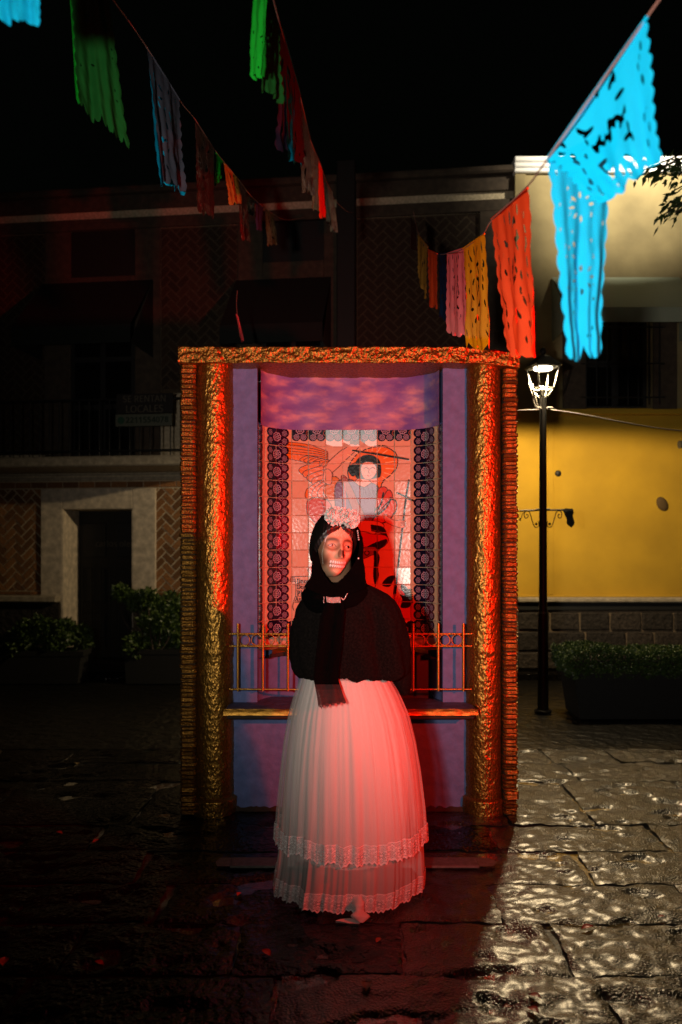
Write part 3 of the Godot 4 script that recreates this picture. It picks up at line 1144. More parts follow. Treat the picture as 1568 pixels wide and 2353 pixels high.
	# scalloped dark borders: left, right, top, foot, and the dark edge strips
	for e in [[-5.22, -3.6, -4.4], [3.8, 5.42, 4.6]]:
		pt.poly(tp([e[0] + 0.12, 0, e[1] - 0.12, 0, e[1] - 0.12, 12, e[0] + 0.12, 12]), navy)
		for k in 24:
			for s in [e[0] + 0.22, e[1] - 0.22]:
				pt.dot((s + 6.4) * TP, (k + 0.5) * 0.5 * TP, 0.26 * TP, navy, 0.25 * TP)
		for k in 12:
			rosette(pt, (e[2] + 6.4) * TP, (k + 0.5) * TP, 21, pale, navy, 8)
			for s in [e[0] + 0.3, e[1] - 0.27]:
				for j in 2:
					rosette(pt, (s + 6.4) * TP, (k + 0.27 + 0.48 * j) * TP, 13.5, pale.darkened(0.12), navy, 6)
			shape(pt, [e[2] + 0.12, k + 0.98, e[2] + 0.3, k + 0.9, e[2] + 0.42, k + 1.02, e[2] + 0.3, k + 1.14], Color(0, 0, 0, 0), pale, 2.5)
	for e in [[-6.4, -5.86], [5.96, 6.4]]:
		pt.poly(tp([e[0], 0, e[1], 0, e[1], 12, e[0], 12]), navy)
		for k in 24:
			pt.dot(((e[1] if e[0] < 0 else e[0]) + 6.4) * TP, (k + 0.5) * 0.5 * TP, 6, navy, 0.22 * TP)
			rosette(pt, ((e[0] + e[1]) * 0.5 + 6.4) * TP, (k + 0.5) * 0.5 * TP, 9, pale.darkened(0.3), navy, 6)
	for k in 7:
		var xm := -2.9 + k
		pt.poly(tp([xm - 0.5, 0, xm + 0.5, 0, xm + 0.5, 0.55, xm - 0.5, 0.55]), navy)
		for s in [-0.25, 0.25]:
			pt.dot((xm + s + 6.4) * TP, 0.5 * TP, 0.25 * TP, navy, 0.2 * TP)
			rosette(pt, (xm + s * 0.9 + 6.4) * TP, 0.45 * TP, 14, pale, navy, 7)
		rosette(pt, (xm + 6.4) * TP, 0.0, 21, pale, navy, 8)
		shape(pt, [xm + 0.5, 0.05, xm + 0.6, 0.2, xm + 0.5, 0.34, xm + 0.4, 0.2], Color(0, 0, 0, 0), Color(0.75, 0.4, 0.25), 2.5)
	for k in 15:
		pt.dot((-3.4 + 0.5 * k + 6.4) * TP, 11.3 * TP, 0.26 * TP, navy, 0.22 * TP)
	pt.poly(tp([-3.7, 11.3, 3.9, 11.3, 3.9, 12, -3.7, 12]), navy)
	for k in 14:
		rosette(pt, (-3.2 + 0.5 * k + 6.4) * TP, 11.6 * TP, 13, pale.darkened(0.1), navy, 7)
	return pt


func make_tiles(shrine: Node3D) -> void:
	var pt := paint_tiles()
	var im := pt.image()
	im.generate_mipmaps()
	var tex := ImageTexture.create_from_image(im)
	# glaze relief: drawn lines stand a little proud, the glaze itself ripples
	var hb := Image.create(pt.w, pt.h, false, Image.FORMAT_L8)
	for j in pt.h:
		for i in pt.w:
			var k := (j * pt.w + i) * 3
			var lum := (pt.b[k] + pt.b[k + 1] + pt.b[k + 2]) / 765.0
			var q := 0.62 - 0.22 * lum + 0.22 * noise2.get_noise_2d(i * 0.045, j * 0.045) + 0.10 * noise2.get_noise_2d(i * 0.16, j * 0.16 + 60.0)
			hb.set_pixel(i, j, Color(q, q, q))
	var ht := ImageTexture.create_from_image(hb)
	var m := mat("tile_glaze", Color.WHITE, 0.22)
	m.albedo_texture = tex
	m.heightmap_enabled = true
	m.heightmap_texture = ht
	m.heightmap_scale = 0.07
	m.metallic_specular = 0.5
	var relief: StandardMaterial3D = m.duplicate()
	relief.heightmap_scale = 0.06
	relief.roughness = 0.31
	var panel := Mb.new()
	panel.grid(80, 2, func(u, v): return niche_pt(lerpf(-0.612, 0.612, u), lerpf(0.862, 2.086, v), 0.003))
	var mural := obj("tile_panel", panel, M.mortar, shrine)
	tag(mural, "hand painted tile picture of a winged figure in dark flowered borders")
	for r in 12:
		var y1 := 2.089 - PIT * r
		var y0 := maxf(y1 - PIT, 0.862)
		for j in range(-7, 7):
			var s0 := maxf((0.6 + j - 1.0) * PIT, -0.61)
			var s1 := minf((0.6 + j) * PIT, 0.61)
			if s1 - s0 < 0.012:
				continue
			var gap := 0.0012
			var a := niche_pt(s0 + gap, y0 + gap, 0.009)
			var b := niche_pt(s1 - gap, y0 + gap, 0.009)
			var mid := (a + b) * 0.5 + Vector3(0, (y1 - y0) * 0.5 - gap, 0)
			var ex := (b - a).normalized()
			var nn := ex.cross(Vector3.UP)
			var tilt := Vector2(rng.randfn(0.0, 0.022), rng.randfn(0.0, 0.016))
			# the middle of the panel leans back and turns a little to the right, as the wall there is out of true
			tilt += Vector2(0.030, 0.034) * gauss((s0 + 0.03) / 0.25)
			# a few tiles over the woman's head sit crooked and throw the white lamp's light back
			var glint: bool = (j == 1 and r in [0, 2, 3, 4, 5]) or (j == 0 and r in [0, 3, 4]) or (j == -1 and r in [0, 4])
			if glint:
				var want := ((Vector3(0, EYE, 0) - mid).normalized() + (Vector3(-0.46, 1.5, 0.05) - mid).normalized()).normalized()
				tilt = Vector2(-want.dot(ex) / want.dot(nn), want.y / want.dot(nn)) * rng.randf_range(0.75, 1.0)
			var hw := (b - a).length() * 0.5
			var hh := (y1 - y0) * 0.5 - gap
			var t := Mb.new()
			var bev := 0.0018
			var pts := []
			for q in [[-1, -1], [1, -1], [1, 1], [-1, 1]]:
				var inner: Vector3 = mid + ex * q[0] * (hw - bev) + Vector3.UP * q[1] * (hh - bev) + nn * (q[0] * hw * tilt.x + q[1] * hh * -tilt.y)
				var outer: Vector3 = mid + ex * q[0] * hw + Vector3.UP * q[1] * hh - nn * 0.006 + nn * (q[0] * hw * tilt.x + q[1] * hh * -tilt.y)
				pts.append([inner, outer, Vector2(((s0 + s1) * 0.5 + q[0] * (s1 - s0) * 0.5) / PIT / 12.8 + 0.5, (r + 0.5 - q[1] * 0.5 * (y1 - y0) / PIT) / 12.0)])
			t.quad(pts[0][0], pts[1][0], pts[2][0], pts[3][0], pts[0][2], pts[1][2], pts[2][2], pts[3][2])
			for k in 4:
				var e: Array = pts[k]
				var g: Array = pts[(k + 1) % 4]
				t.quad(e[1], g[1], g[0], e[0], e[2], g[2], g[2], e[2])
			obj("tile", t, relief if glint else m, mural)


# ================================================================ brick house on the left
const HOUSE_TURN := -0.1146


func hu(px: float) -> float:        # survey column -> metres along the front of the brick house
	var k := (px - 784.0) / F
	return k * 9.15 / (1.0 + 0.115 * k) * 1.0066


func hy(px: float, py: float) -> float:
	var k := (px - 784.0) / F
	var z := 9.15 - 0.115 * k * 9.15 / (1.0 + 0.115 * k)
	return EYE - (py - 1265.0) * z / F


func bricks_in(parent: Node3D, xf: Transform3D, x0: float, y0: float, x1: float, y1: float, left: Array, sooty := false) -> void:
	# herringbone bond at 45 degrees, each brick cut where it meets the panel's edge
	var frame := PackedVector2Array([Vector2(x0, y0), Vector2(x1, y0), Vector2(x1, y1), Vector2(x0, y1)])
	var wd := 0.083
	var ln := wd * 2.0
	var j := 0.0085
	var rot := Transform2D(PI / 4.0, Vector2(x0, y0))
	var inv := rot.affine_inverse()
	var reach := (Vector2(x1, y1) - Vector2(x0, y0)).length()
	var n := int(reach / wd) + 4
	var rest: Mb = left[1]
	for a in range(-n, n):
		for b in range(-n, n):
			var k := posmod(a - b, 4)
			var r: Rect2
			if k == 0:
				r = Rect2(a * wd, b * wd, ln, wd)
			elif k == 3:
				r = Rect2(a * wd, b * wd, wd, ln)
			else:
				continue
			var q := rot * r.get_center()
			if q.x < x0 - 0.15 or q.x > x1 + 0.15 or q.y < y0 - 0.15 or q.y > y1 + 0.15:
				continue
			r = r.grow(-j)
			var p := rot * PackedVector2Array([r.position, Vector2(r.end.x, r.position.y), r.end, Vector2(r.position.x, r.end.y)])
			for cut in Geometry2D.intersect_polygons(p, frame):
				if cut.size() < 3:
					continue
				var z := 0.007 + rng.randf_range(-0.0025, 0.0025)
				if left[0] > 0:
					var m := Mb.new()
					m.slab(cut, 0.0, z)
					obj("brick", m, M[("sooty_brick_%d" if sooty else "brick_%d") % (rng.randi() % 4)], parent, xf)
					left[0] -= 1
				else:
					rest.slab(cut, 0.0, z)


func course(parent: Node3D, xf: Transform3D, x0: float, x1: float, y0: float, y1: float, left: Array) -> void:
	var x := x0
	while x < x1 - 0.02:
		var e := minf(x + 0.2, x1)
		var m := Mb.new()
		m.box(Vector3((x + e) * 0.5, (y0 + y1) * 0.5, 0.006), Vector3(e - x - 0.01, y1 - y0 - 0.008, 0.012), 0.002)
		obj("brick", m, M["brick_%d" % (rng.randi() % 4)], parent, xf)
		left[0] -= 1
		x = e


func house_box(called: String, x0: float, x1: float, y0: float, y1: float, z0: float, z1: float, m: Material, parent: Node3D, xf: Transform3D, ch := 0.006) -> MeshInstance3D:
	var b := Mb.new()
	b.box(Vector3((x0 + x1) * 0.5, (y0 + y1) * 0.5, (z0 + z1) * 0.5), Vector3(x1 - x0, y1 - y0, z1 - z0), ch)
	return obj(called, b, m, parent, xf)


func make_brick_building() -> void:
	var t := thing("brick_house", "dark brick house with balcony and awnings on the left, behind the shrine", "house", Vector3(0, 0, -9.15), HOUSE_TURN)
	var xf := t.global_transform
	var end := hu(1181)
	var dx0 := hu(147)
	var dx1 := hu(307)
	var dtop := hy(230, 1170)
	# wall, left open at the door
	var wall := house_box("wall", -6.5, dx0, 0.0, 5.62, -0.7, 0.0, M.mortar, t, xf, 0.0)
	house_box("wall", dx1, end, 0.0, 5.62, -0.7, 0.0, M.mortar, t, xf, 0.0)
	house_box("wall", dx0, dx1, dtop, 5.62, -0.7, 0.0, M.mortar, t, xf, 0.0)
	# door surround and deep reveal
	var sx0 := hu(97)
	var sx1 := hu(360)
	var stop := hy(230, 1123)
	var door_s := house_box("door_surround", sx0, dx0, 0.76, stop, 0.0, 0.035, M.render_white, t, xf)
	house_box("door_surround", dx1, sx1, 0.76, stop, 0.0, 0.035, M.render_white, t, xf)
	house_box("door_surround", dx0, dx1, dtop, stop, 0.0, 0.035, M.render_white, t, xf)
	house_box("reveal", dx0 - 0.02, dx0 + 0.008, 0.06, dtop - 0.003, -0.42, 0.032, M.render_white, t, xf, 0.002)
	house_box("reveal", dx1 - 0.008, dx1 + 0.02, 0.06, dtop - 0.003, -0.42, 0.032, M.render_white, t, xf, 0.002)
	house_box("reveal", dx0 - 0.02, dx0 + 0.05, 0.06, 0.30, 0.0, 0.04, M.ledge_stone, t, xf, 0.002)
	# the door: two panelled leaves behind bars
	var door := house_box("door", dx0 + 0.01, dx1 - 0.01, 0.07, dtop - 0.005, -0.44, -0.39, M.dark_wood, t, xf, 0.002)
	for k in 2:
		var w := (dx1 - dx0) * 0.5
		for r in 3:
			house_box("door_panel", dx0 + w * k + 0.07, dx0 + w * (k + 1) - 0.07, 0.2 + r * 0.56, 0.62 + r * 0.56, -0.39, -0.375, M.black_paint, door, xf, 0.01)
	for k in 7:
		var b := Mb.new()
		var x := lerpf(dx0 + 0.08, dx1 - 0.08, k / 6.0)
		b.tube([Vector3(x, 0.1, -0.34), Vector3(x, 1.2, -0.34)], 0.009, 6)
		obj("door_bar", b, M.black_metal, door, xf)
	letters("lettering", "carlos olea", 0.105, 0.006, "Droid Sans", false, M.letter_dim, door, xf * Transform3D(Basis.IDENTITY, Vector3(lerpf(dx0, dx1, 0.56), hy(238, 1245) - 0.02, -0.372)))
	# ledge and rough stone base
	var ly := hy(60, 1382)
	for e in [[-6.5, dx0 - 0.022], [dx1 + 0.022, end]]:
		house_box("ledge", e[0], e[1], ly, ly + 0.075, -0.05, 0.16, M.ledge_stone, t, xf, 0.012)
		house_box("base", e[0], e[1], 0.0, ly, -0.05, 0.07, M.dado_stone_1, t, xf, 0.004)
	# mouldings under the balcony
	for e in [[1096, 1104, 0.05], [1088, 1092, 0.03]]:
		house_box("moulding", -6.5, hu(770), hy(300, e[1]), hy(300, e[0]), 0.0, e[2], M.ledge_stone, t, xf, 0.006)
	# balcony with iron railing
	var by := hy(250, 1087)
	house_box("balcony_slab", -6.5, hu(520), by, by + 0.11, 0.0, 0.78, M.ledge_stone, t, xf, 0.015)
	var rail := Mb.new()
	var ry := 3.05
	for yy in [by + 0.17, ry]:
		rail.tube([Vector3(-6.4, yy, 0.72), Vector3(hu(520), yy, 0.72)], 0.014, 6)
	rail.tube([Vector3(hu(520) - 0.02, ry, 0.72), Vector3(hu(520) - 0.02, ry, 0.0)], 0.014, 6)
	var bal := obj("balcony_railing", rail, M.black_metal, t, xf)
	var bar := Mb.new()
	bar.tube([Vector3(0, by + 0.11, 0), Vector3(0, ry, 0)], 0.008, 5)
	var bm := bar.mesh()
	var x := -5.0
	while x < hu(520):
		obj("baluster", bm, M.black_metal, bal, xf * Transform3D(Basis.IDENTITY, Vector3(x, 0, 0.72)))
		x += 0.115
	# upper floor: plaster frames round two tall bays
	var y_frame := hy(300, 510)
	for e in [[105, 370, 165, 312, 520, 640, 655], [548, 778, 605, 745, 500, 605, 647]]:
		var a0 := hu(e[0])
		var a1 := hu(e[1])
		var b0 := hu(e[2])
		var b1 := hu(e[3])
		var top := hy(e[2], e[4])
		var low := hy(e[2], e[5])
		var sill := by + 0.12
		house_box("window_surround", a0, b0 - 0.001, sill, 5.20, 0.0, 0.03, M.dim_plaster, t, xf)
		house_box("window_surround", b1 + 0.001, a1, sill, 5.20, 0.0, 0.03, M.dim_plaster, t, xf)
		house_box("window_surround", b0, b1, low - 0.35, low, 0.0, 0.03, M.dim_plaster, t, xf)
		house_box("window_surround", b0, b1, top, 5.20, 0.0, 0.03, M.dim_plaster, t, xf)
		house_box("transom_panel", b0, b1, low, top, 0.0, 0.012, M.dark_wood, t, xf, 0.002)
		# french window under the awning
		var g := house_box("window", b0, b1, sill, low - 0.36, 0.0, 0.012, M.dark_wood, t, xf, 0.002)
		for k in 2:
			for r in 3:
				house_box("pane", lerpf(b0, b1, 0.06 + 0.48 * k), lerpf(b0, b1, 0.46 + 0.48 * k), lerpf(sill + 0.1, low - 0.42, r / 3.0) + 0.03, lerpf(sill + 0.1, low - 0.42, (r + 1) / 3.0) - 0.03, 0.012, 0.016, M.dark_glass, g, xf, 0.001)
		var aw := Mb.new()
		var ay := hy(e[0], e[6])
		var c0 := a0 - 0.02
		var c1 := a1 - 0.08
		aw.quad(Vector3(c0, ay - 0.72, 0.75), Vector3(c1, ay - 0.72, 0.75), Vector3(c1, ay, 0.04), Vector3(c0, ay, 0.04))
		aw.quad(Vector3(c0, ay - 0.92, 0.75), Vector3(c1, ay - 0.92, 0.75), Vector3(c1, ay - 0.72, 0.75), Vector3(c0, ay - 0.72, 0.75))
		for q in [c0, c1]:
			aw.tri(Vector3(q, ay - 0.92, 0.75), Vector3(q, ay, 0.04), Vector3(q, ay - 0.92, 0.04))
		var awn := obj("awning", aw, M.black_canvas, t, xf)
		if e[0] < 200:
			# a worn oval print on the canvas
			var pr := Mb.new()
			pr.grid(24, 2, func(u, v):
				var an: float = TAU * u
				var rr: float = lerpf(0.17, 0.185, v)
				var yy: float = sin(an) * rr * 0.6
				return Vector3((c0 + c1) * 0.5 + cos(an) * rr * 1.7, ay - 0.42 + yy, 0.45 - yy * 0.98 + 0.006), true, true)
			obj("awning_print", pr, M.sign_dark, awn, xf)
	# bands and cornice
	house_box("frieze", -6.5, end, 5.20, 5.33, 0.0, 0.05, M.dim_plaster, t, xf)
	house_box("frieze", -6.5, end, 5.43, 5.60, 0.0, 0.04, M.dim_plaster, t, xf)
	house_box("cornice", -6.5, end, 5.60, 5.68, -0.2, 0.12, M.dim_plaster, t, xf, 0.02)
	house_box("corner_pilaster", hu(1102), end, 0.0, 5.20, 0.0, 0.05, M.dim_plaster, t, xf)
	var pipe := Mb.new()
	pipe.box(Vector3(hu(799), 2.9, 0.09), Vector3(hu(820) - hu(778), 5.8, 0.18), 0.01)
	obj("dark_pier", pipe, M.dark_wood, t, xf)
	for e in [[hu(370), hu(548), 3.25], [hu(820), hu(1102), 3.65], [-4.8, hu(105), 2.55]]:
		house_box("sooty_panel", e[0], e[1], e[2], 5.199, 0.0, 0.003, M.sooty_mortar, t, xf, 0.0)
	# bricks: the panels that show best first
	var left := [296, Mb.new()]
	var fr := stop + 0.005
	course(t, xf, -4.75, hu(412) + 0.3, fr + 0.004, fr + 0.08, left)
	for e in [[-4.75, sx0 - 0.003], [sx1 + 0.003, hu(430)]]:
		course(t, xf, e[0], e[1], ly + 0.078, ly + 0.125, left)
		bricks_in(t, xf, e[0], ly + 0.132, e[1], stop - 0.003, left)
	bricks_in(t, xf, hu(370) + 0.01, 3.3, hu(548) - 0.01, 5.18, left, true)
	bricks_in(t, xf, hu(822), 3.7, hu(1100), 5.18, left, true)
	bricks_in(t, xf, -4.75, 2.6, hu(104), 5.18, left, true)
	var rest := obj("brickwork", left[1], M.sooty_brick_1, t, xf)
	rest.set_meta("kind", "stuff")
	# rental board hung on the balcony railing
	var b0 := hu(408) * 0.92 + 0.02
	var sgn := thing("rental_sign", "dim SE RENTAN LOCALES board with a phone number on the balcony railing", "sign", xf * Vector3(0, 0, 0.74), HOUSE_TURN)
	var sxf := sgn.global_transform
	var s0 := -2.375
	var s1 := -1.78
	house_box("board", s0, s1 + 0.04, 2.885, 3.10, 0.0, 0.02, M.sign_dark, sgn, sxf, 0.003)
	house_box("phone_board", s0 - 0.01, s1 + 0.03, 2.75, 2.88, 0.0, 0.02, M.sign_white, sgn, sxf, 0.003)
	letters("lettering", "SE RENTAN", 0.098, 0.004, "Droid Sans", false, M.letter_dim, sgn, sxf * Transform3D(Basis.IDENTITY, Vector3((s0 + s1) * 0.5 + 0.02, 3.045, 0.022)))
	letters("lettering", "LOCALES", 0.108, 0.004, "Droid Sans", false, M.letter_dim, sgn, sxf * Transform3D(Basis.IDENTITY, Vector3((s0 + s1) * 0.5 + 0.02, 2.935, 0.022)))
	letters("lettering", "2211554078", 0.088, 0.004, "Droid Sans", true, M.letter_dark, sgn, sxf * Transform3D(Basis.IDENTITY, Vector3((s0 + s1) * 0.5 + 0.05, 2.815, 0.022)))
	var dm := Mb.new()
	var disc := PackedVector2Array()
	for k in 24:
		disc.append(Vector2(cos(TAU * k / 24), sin(TAU * k / 24)) * 0.04 + Vector2(s0 + 0.055, 2.815))
	dm.slab(disc, 0.018, 0.024)
	obj("phone_symbol", dm, mat("sign_green", lin(0.02, 0.07, 0.04), 0.8), sgn, sxf)


# ================================================================ ochre house on the right
func make_yellow_building() -> void:
	var zf := -8.85
	var t := thing("ochre_house", "ochre house with white cornice and dark stone base behind the street lamp", "house", Vector3(5.0, 0, zf))
	var xf := Transform3D(Basis.IDENTITY, Vector3(0, 0, zf))
	var x0 := 1.945
	# the wall is patched old plaster above, fresh ochre below
	var wx0 := 2.72
	var wx1 := 3.46
	var wy0 := 2.98
	var wy1 := 4.05
	var split := 3.02
	house_box("wall", x0, 12.0, 0.0, wy0, -0.6, 0.0, M.ochre, t, xf, 0.0)
	house_box("upper_wall", x0, wx0, wy0, 5.68, -0.6, 0.0, M.old_plaster, t, xf, 0.0)
	house_box("upper_wall", wx1, 12.0, wy0, 5.68, -0.6, 0.0, M.old_plaster, t, xf, 0.0)
	house_box("upper_wall", wx0, wx1, wy1, 5.68, -0.6, 0.0, M.old_plaster, t, xf, 0.0)
	house_box("wall_strip", 2.30, 2.36, 0.91, wy0 - 0.2, 0.0, 0.012, M.ochre, t, xf, 0.003)
	# window with bars
	for e in [[wx0 - 0.26, wx0, wy0 - 0.02, wy1 + 0.2], [wx1, wx1 + 0.26, wy0 - 0.02, wy1 + 0.2]]:
		house_box("window_surround", e[0], e[1], e[2], e[3], 0.0, 0.04, M.dim_plaster, t, xf)
	house_box("window_sill", wx0 - 0.3, wx1 + 0.3, wy0 - 0.08, wy0 - 0.022, 0.0, 0.09, M.ochre, t, xf)
	var win := house_box("window", wx0, wx1, wy0, wy1, -0.2, -0.16, M.dark_wood, t, xf)
	for k in 2:
		for r in 2:
			house_box("pane", lerpf(wx0, wx1, 0.06 + 0.48 * k), lerpf(wx0, wx1, 0.46 + 0.48 * k), lerpf(wy0, wy1, 0.05 + 0.48 * r), lerpf(wy0, wy1, 0.46 + 0.48 * r), -0.16, -0.155, M.dark_glass, win, xf, 0.001)
	var bars := Mb.new()
	for yy in [3.08, 3.45, 3.85]:
		bars.tube([Vector3(wx0 - 0.09, yy, 0.12), Vector3(wx1 + 0.09, yy, 0.12)], 0.009, 6)
	var gr := obj("window_grille", bars, M.black_metal, win, xf)
	for k in 8:
		var b := Mb.new()
		var x := lerpf(wx0 - 0.03, wx1 + 0.03, k / 7.0)
		b.tube([Vector3(x, wy0 + 0.02, 0.12), Vector3(x, wy1 + 0.05, 0.12)], 0.008, 6)
		obj("grille_bar", b, M.black_metal, win, xf)
	# awning over the window
	var aw := Mb.new()
	var a0 := 2.336
	var a1 := 3.75
	var ay := 4.43
	aw.quad(Vector3(a0, 3.86, 0.8), Vector3(a1, 3.86, 0.8), Vector3(a1, ay, 0.02), Vector3(a0, ay, 0.02))
	aw.quad(Vector3(a0, 3.71, 0.8), Vector3(a1, 3.71, 0.8), Vector3(a1, 3.86, 0.8), Vector3(a0, 3.86, 0.8))
	for q in [a0, a1]:
		aw.tri(Vector3(q, 3.71, 0.8), Vector3(q, ay, 0.02), Vector3(q, 3.71, 0.02))
	obj("awning", aw, M.green_canvas, t, xf)
	# cornice: three stepped mouldings
	for e in [[5.585, 5.632, 0.05], [5.637, 5.687, 0.062], [5.692, 5.75, 0.075]]:
		house_box("cornice", x0 - 0.03, 12.0, e[0], e[1], -0.3, e[2], M.cornice_white, t, xf, 0.01)
	house_box("gable_end", x0 - 0.02, x0 + 0.1, 5.30, 5.574, 0.0, 0.03, M.old_plaster, t, xf)
	# base of dark stone blocks below a projecting moulding
	house_box("base_moulding", x0, 12.0, 0.825, 0.885, 0.0, 0.11, M.ledge_stone, t, xf, 0.015)
	house_box("base_moulding", x0, 12.0, 0.885, 0.905, 0.0, 0.05, M.ochre, t, xf, 0.004)
	house_box("base_band", x0, 12.0, 0.735, 0.824, 0.0, 0.06, M.black_paint, t, xf, 0.01)
	house_box("base_backing", x0, 7.0, 0.08, 0.734, 0.0, 0.03, M.dado_joint, t, xf, 0.0)
	var yy := 0.085
	var row := 0
	for hh in [0.20, 0.225, 0.215]:
		var x: float = x0 + [0.0, -0.12, -0.05][row]
		while x < 5.2:
			var w := rng.randf_range(0.3, 0.5)
			var m := Mb.new()
			var e0 := maxf(x, x0)
			m.box(Vector3((e0 + x + w) * 0.5, yy + hh * 0.5, 0.035), Vector3(x + w - e0 - 0.022, hh - 0.02, 0.05), 0.012, Basis.IDENTITY, 0.005, rng)
			obj("stone_block", m, M["dado_stone_%d" % (rng.randi() % 3)], t, xf)
			x += w
		yy += hh
		row += 1
	# vent hole, a broken patch, a chalk arc and a stub of old lamp
	var hole := Mb.new()
	hole.ball(at(1283, 1088, 8.85) - Vector3(0, 0, zf), Vector3(0.036, 0.036, 0.02), 16, 10)
	obj("vent", hole, M.black_paint, t, xf)
	var patch := Mb.new()
	patch.ball(at(1522, 1158, 8.85) - Vector3(0, 0, zf), Vector3(0.06, 0.085, 0.035), 16, 10, Basis(Vector3(0, 0, 1), 0.5))
	obj("broken_patch", patch, mat("patch", lin(0.10, 0.06, 0.02), 0.9), t, xf)
	var stub := Mb.new()
	var sp := at(1550, 1023, 8.85) - Vector3(0, 0, zf)
	stub.tube([sp + Vector3(0.16, 0, 0.0), sp + Vector3(0.12, 0, 0.12), sp + Vector3(0.0, -0.01, 0.13)], [0.02, 0.03, 0.045], 10)
	obj("wall_fitting", stub, M.lantern_metal, t, xf)


# ================================================================ street lamp and its wires
func frame_bar(m: Mb, a: Vector3, b: Vector3, r: float) -> void:
	m.tube([a, b], r, 6)


func make_lamp() -> void:
	var p := Vector3(1.75, 0, -6.9)
	var t := thing("street_lamp", "lit black street lamp with a four sided lantern before the ochre wall", "street lamp", p)
	var m := Mb.new()
	m.lathe([Vector2(0.0, 0.0), Vector2(0.075, 0.0), Vector2(0.075, 0.02), Vector2(0.048, 0.03), Vector2(0.045, 0.3), Vector2(0.043, 0.85), Vector2(0.046, 0.86), Vector2(0.036, 0.88), Vector2(0.032, 2.0), Vector2(0.028, 2.73), Vector2(0.0, 2.73)], 18, p)
	obj("pole", m, M.black_metal, t)
	# lantern: lower cup, four glazed sides, hood
	var h0 := 2.80
	var h1 := 2.985
	var r0 := 0.068
	var r1 := 0.104
	var yaw := Basis(Vector3.UP, 0.22)
	var q := func(sx: float, sz: float, r: float, y: float) -> Vector3: return p + yaw * Vector3(sx * r, y, sz * r)
	var corners := [[-1.0, -1.0], [1.0, -1.0], [1.0, 1.0], [-1.0, 1.0]]
	m = Mb.new()
	for k in 4:
		var a: Array = corners[k]
		var b: Array = corners[(k + 1) % 4]
		frame_bar(m, q.call(a[0], a[1], r0, h0), q.call(a[0], a[1], r1, h1), 0.007)
		frame_bar(m, q.call(a[0], a[1], r0, h0), q.call(b[0], b[1], r0, h0), 0.007)
		frame_bar(m, q.call(a[0], a[1], r1, h1), q.call(b[0], b[1], r1, h1), 0.007)
		frame_bar(m, q.call(a[0], a[1], r0 - 0.006, h0 - 0.014), q.call(a[0], a[1], 0.024, 2.725), 0.006)
	var lantern := obj("lantern", m, M.lantern_metal, t)
	m = Mb.new()
	m.lathe([Vector2(0.0, 2.73), Vector2(0.016, 2.735), Vector2(0.020, 2.77), Vector2(0.030, 2.785), Vector2(0.022, 2.80), Vector2(0.0, 2.803)], 14, p)
	obj("lamp_socket", m, M.lantern_metal, lantern)
	m = Mb.new()
	for k in 4:
		var a: Array = corners[k]
		var b: Array = corners[(k + 1) % 4]
		m.quad(q.call(b[0], b[1], r1 + 0.02, h1 + 0.004), q.call(a[0], a[1], r1 + 0.02, h1 + 0.004), q.call(a[0], a[1], 0.05, 3.075), q.call(b[0], b[1], 0.05, 3.075))
		m.quad(q.call(a[0], a[1], r1 + 0.02, h1 + 0.004), q.call(b[0], b[1], r1 + 0.02, h1 + 0.004), q.call(b[0], b[1], 0.0, h1 + 0.006), q.call(a[0], a[1], 0.0, h1 + 0.006))
		m.quad(q.call(b[0], b[1], 0.05, 3.075), q.call(a[0], a[1], 0.05, 3.075), q.call(a[0], a[1], 0.012, 3.10), q.call(b[0], b[1], 0.012, 3.10))
	m.ball(p + Vector3(0, 3.125, 0), Vector3(0.028, 0.034, 0.028))
	obj("hood", m, M.black_metal, t)
	m = Mb.new()
	m.lathe([Vector2(0.0, 2.966), Vector2(0.074, 2.966), Vector2(0.080, 2.972), Vector2(0.080, 2.984), Vector2(0.0, 2.984)], 28, p)
	obj("led_panel", m, M.led, t)
	var l := spot("street_lamp_light", p + Vector3(0, 2.960, 0), p, Color(1.0, 0.88, 0.68), 15.0, 87.0, 0.14, 0.07)
	l.name = "street_lamp_light"
	# bracket for hanging baskets: a flat bar and scrolls
	m = Mb.new()
	m.tube([Vector3(1.545, 1.742, -6.9), Vector3(1.72, 1.75, -6.9)], 0.009, 6)
	m.tube([Vector3(1.78, 1.75, -6.9), Vector3(2.0, 1.752, -6.9)], 0.009, 6)
	m.tube([Vector3(1.69, 1.752, -6.9), Vector3(1.81, 1.754, -6.9)], 0.012, 6)
	var br := obj("bracket", m, M.black_metal, t)
	for s in [-1.0, 1.0]:
		var pts := []
		var raw := [[0.033, -0.13], [0.048, -0.118], [0.06, -0.128], [0.055, -0.145], [0.044, -0.142], [0.047, -0.13]]
		raw.reverse()
		for r in [[0.03, -0.105], [0.024, -0.13], [0.026, -0.155], [0.05, -0.166], [0.07, -0.14], [0.09, -0.07], [0.105, -0.02], [0.13, -0.008], [0.15, -0.03], [0.147, -0.066], [0.13, -0.078], [0.118, -0.06], [0.122, -0.042], [0.134, -0.044]]:
			pts.append(Vector3(1.75 + s * (r[0] + 0.012), 1.75 + r[1] * 0.9, -6.9))
		var c := Mb.new()
		c.tube(spline(pts, 6), 0.0042, 6)
		obj("scroll", c, M.black_metal, br)
		c = Mb.new()
		c.ball(Vector3(1.75 + s * 0.058, 1.75 - 0.12, -6.9), Vector3(0.012, 0.012, 0.006), 8, 6)
		obj("scroll_knob", c, M.black_metal, br)
	m = Mb.new()
	m.tube(spline([Vector3(1.60, 1.738, -6.9), Vector3(1.575, 1.72, -6.9), Vector3(1.565, 1.69, -6.9), Vector3(1.552, 1.665, -6.9)], 5), 0.003, 5)
	m.ball(Vector3(1.552, 1.668, -6.9), Vector3(0.007, 0.014, 0.007), 8, 6)
	obj("hook", m, M.black_metal, br)
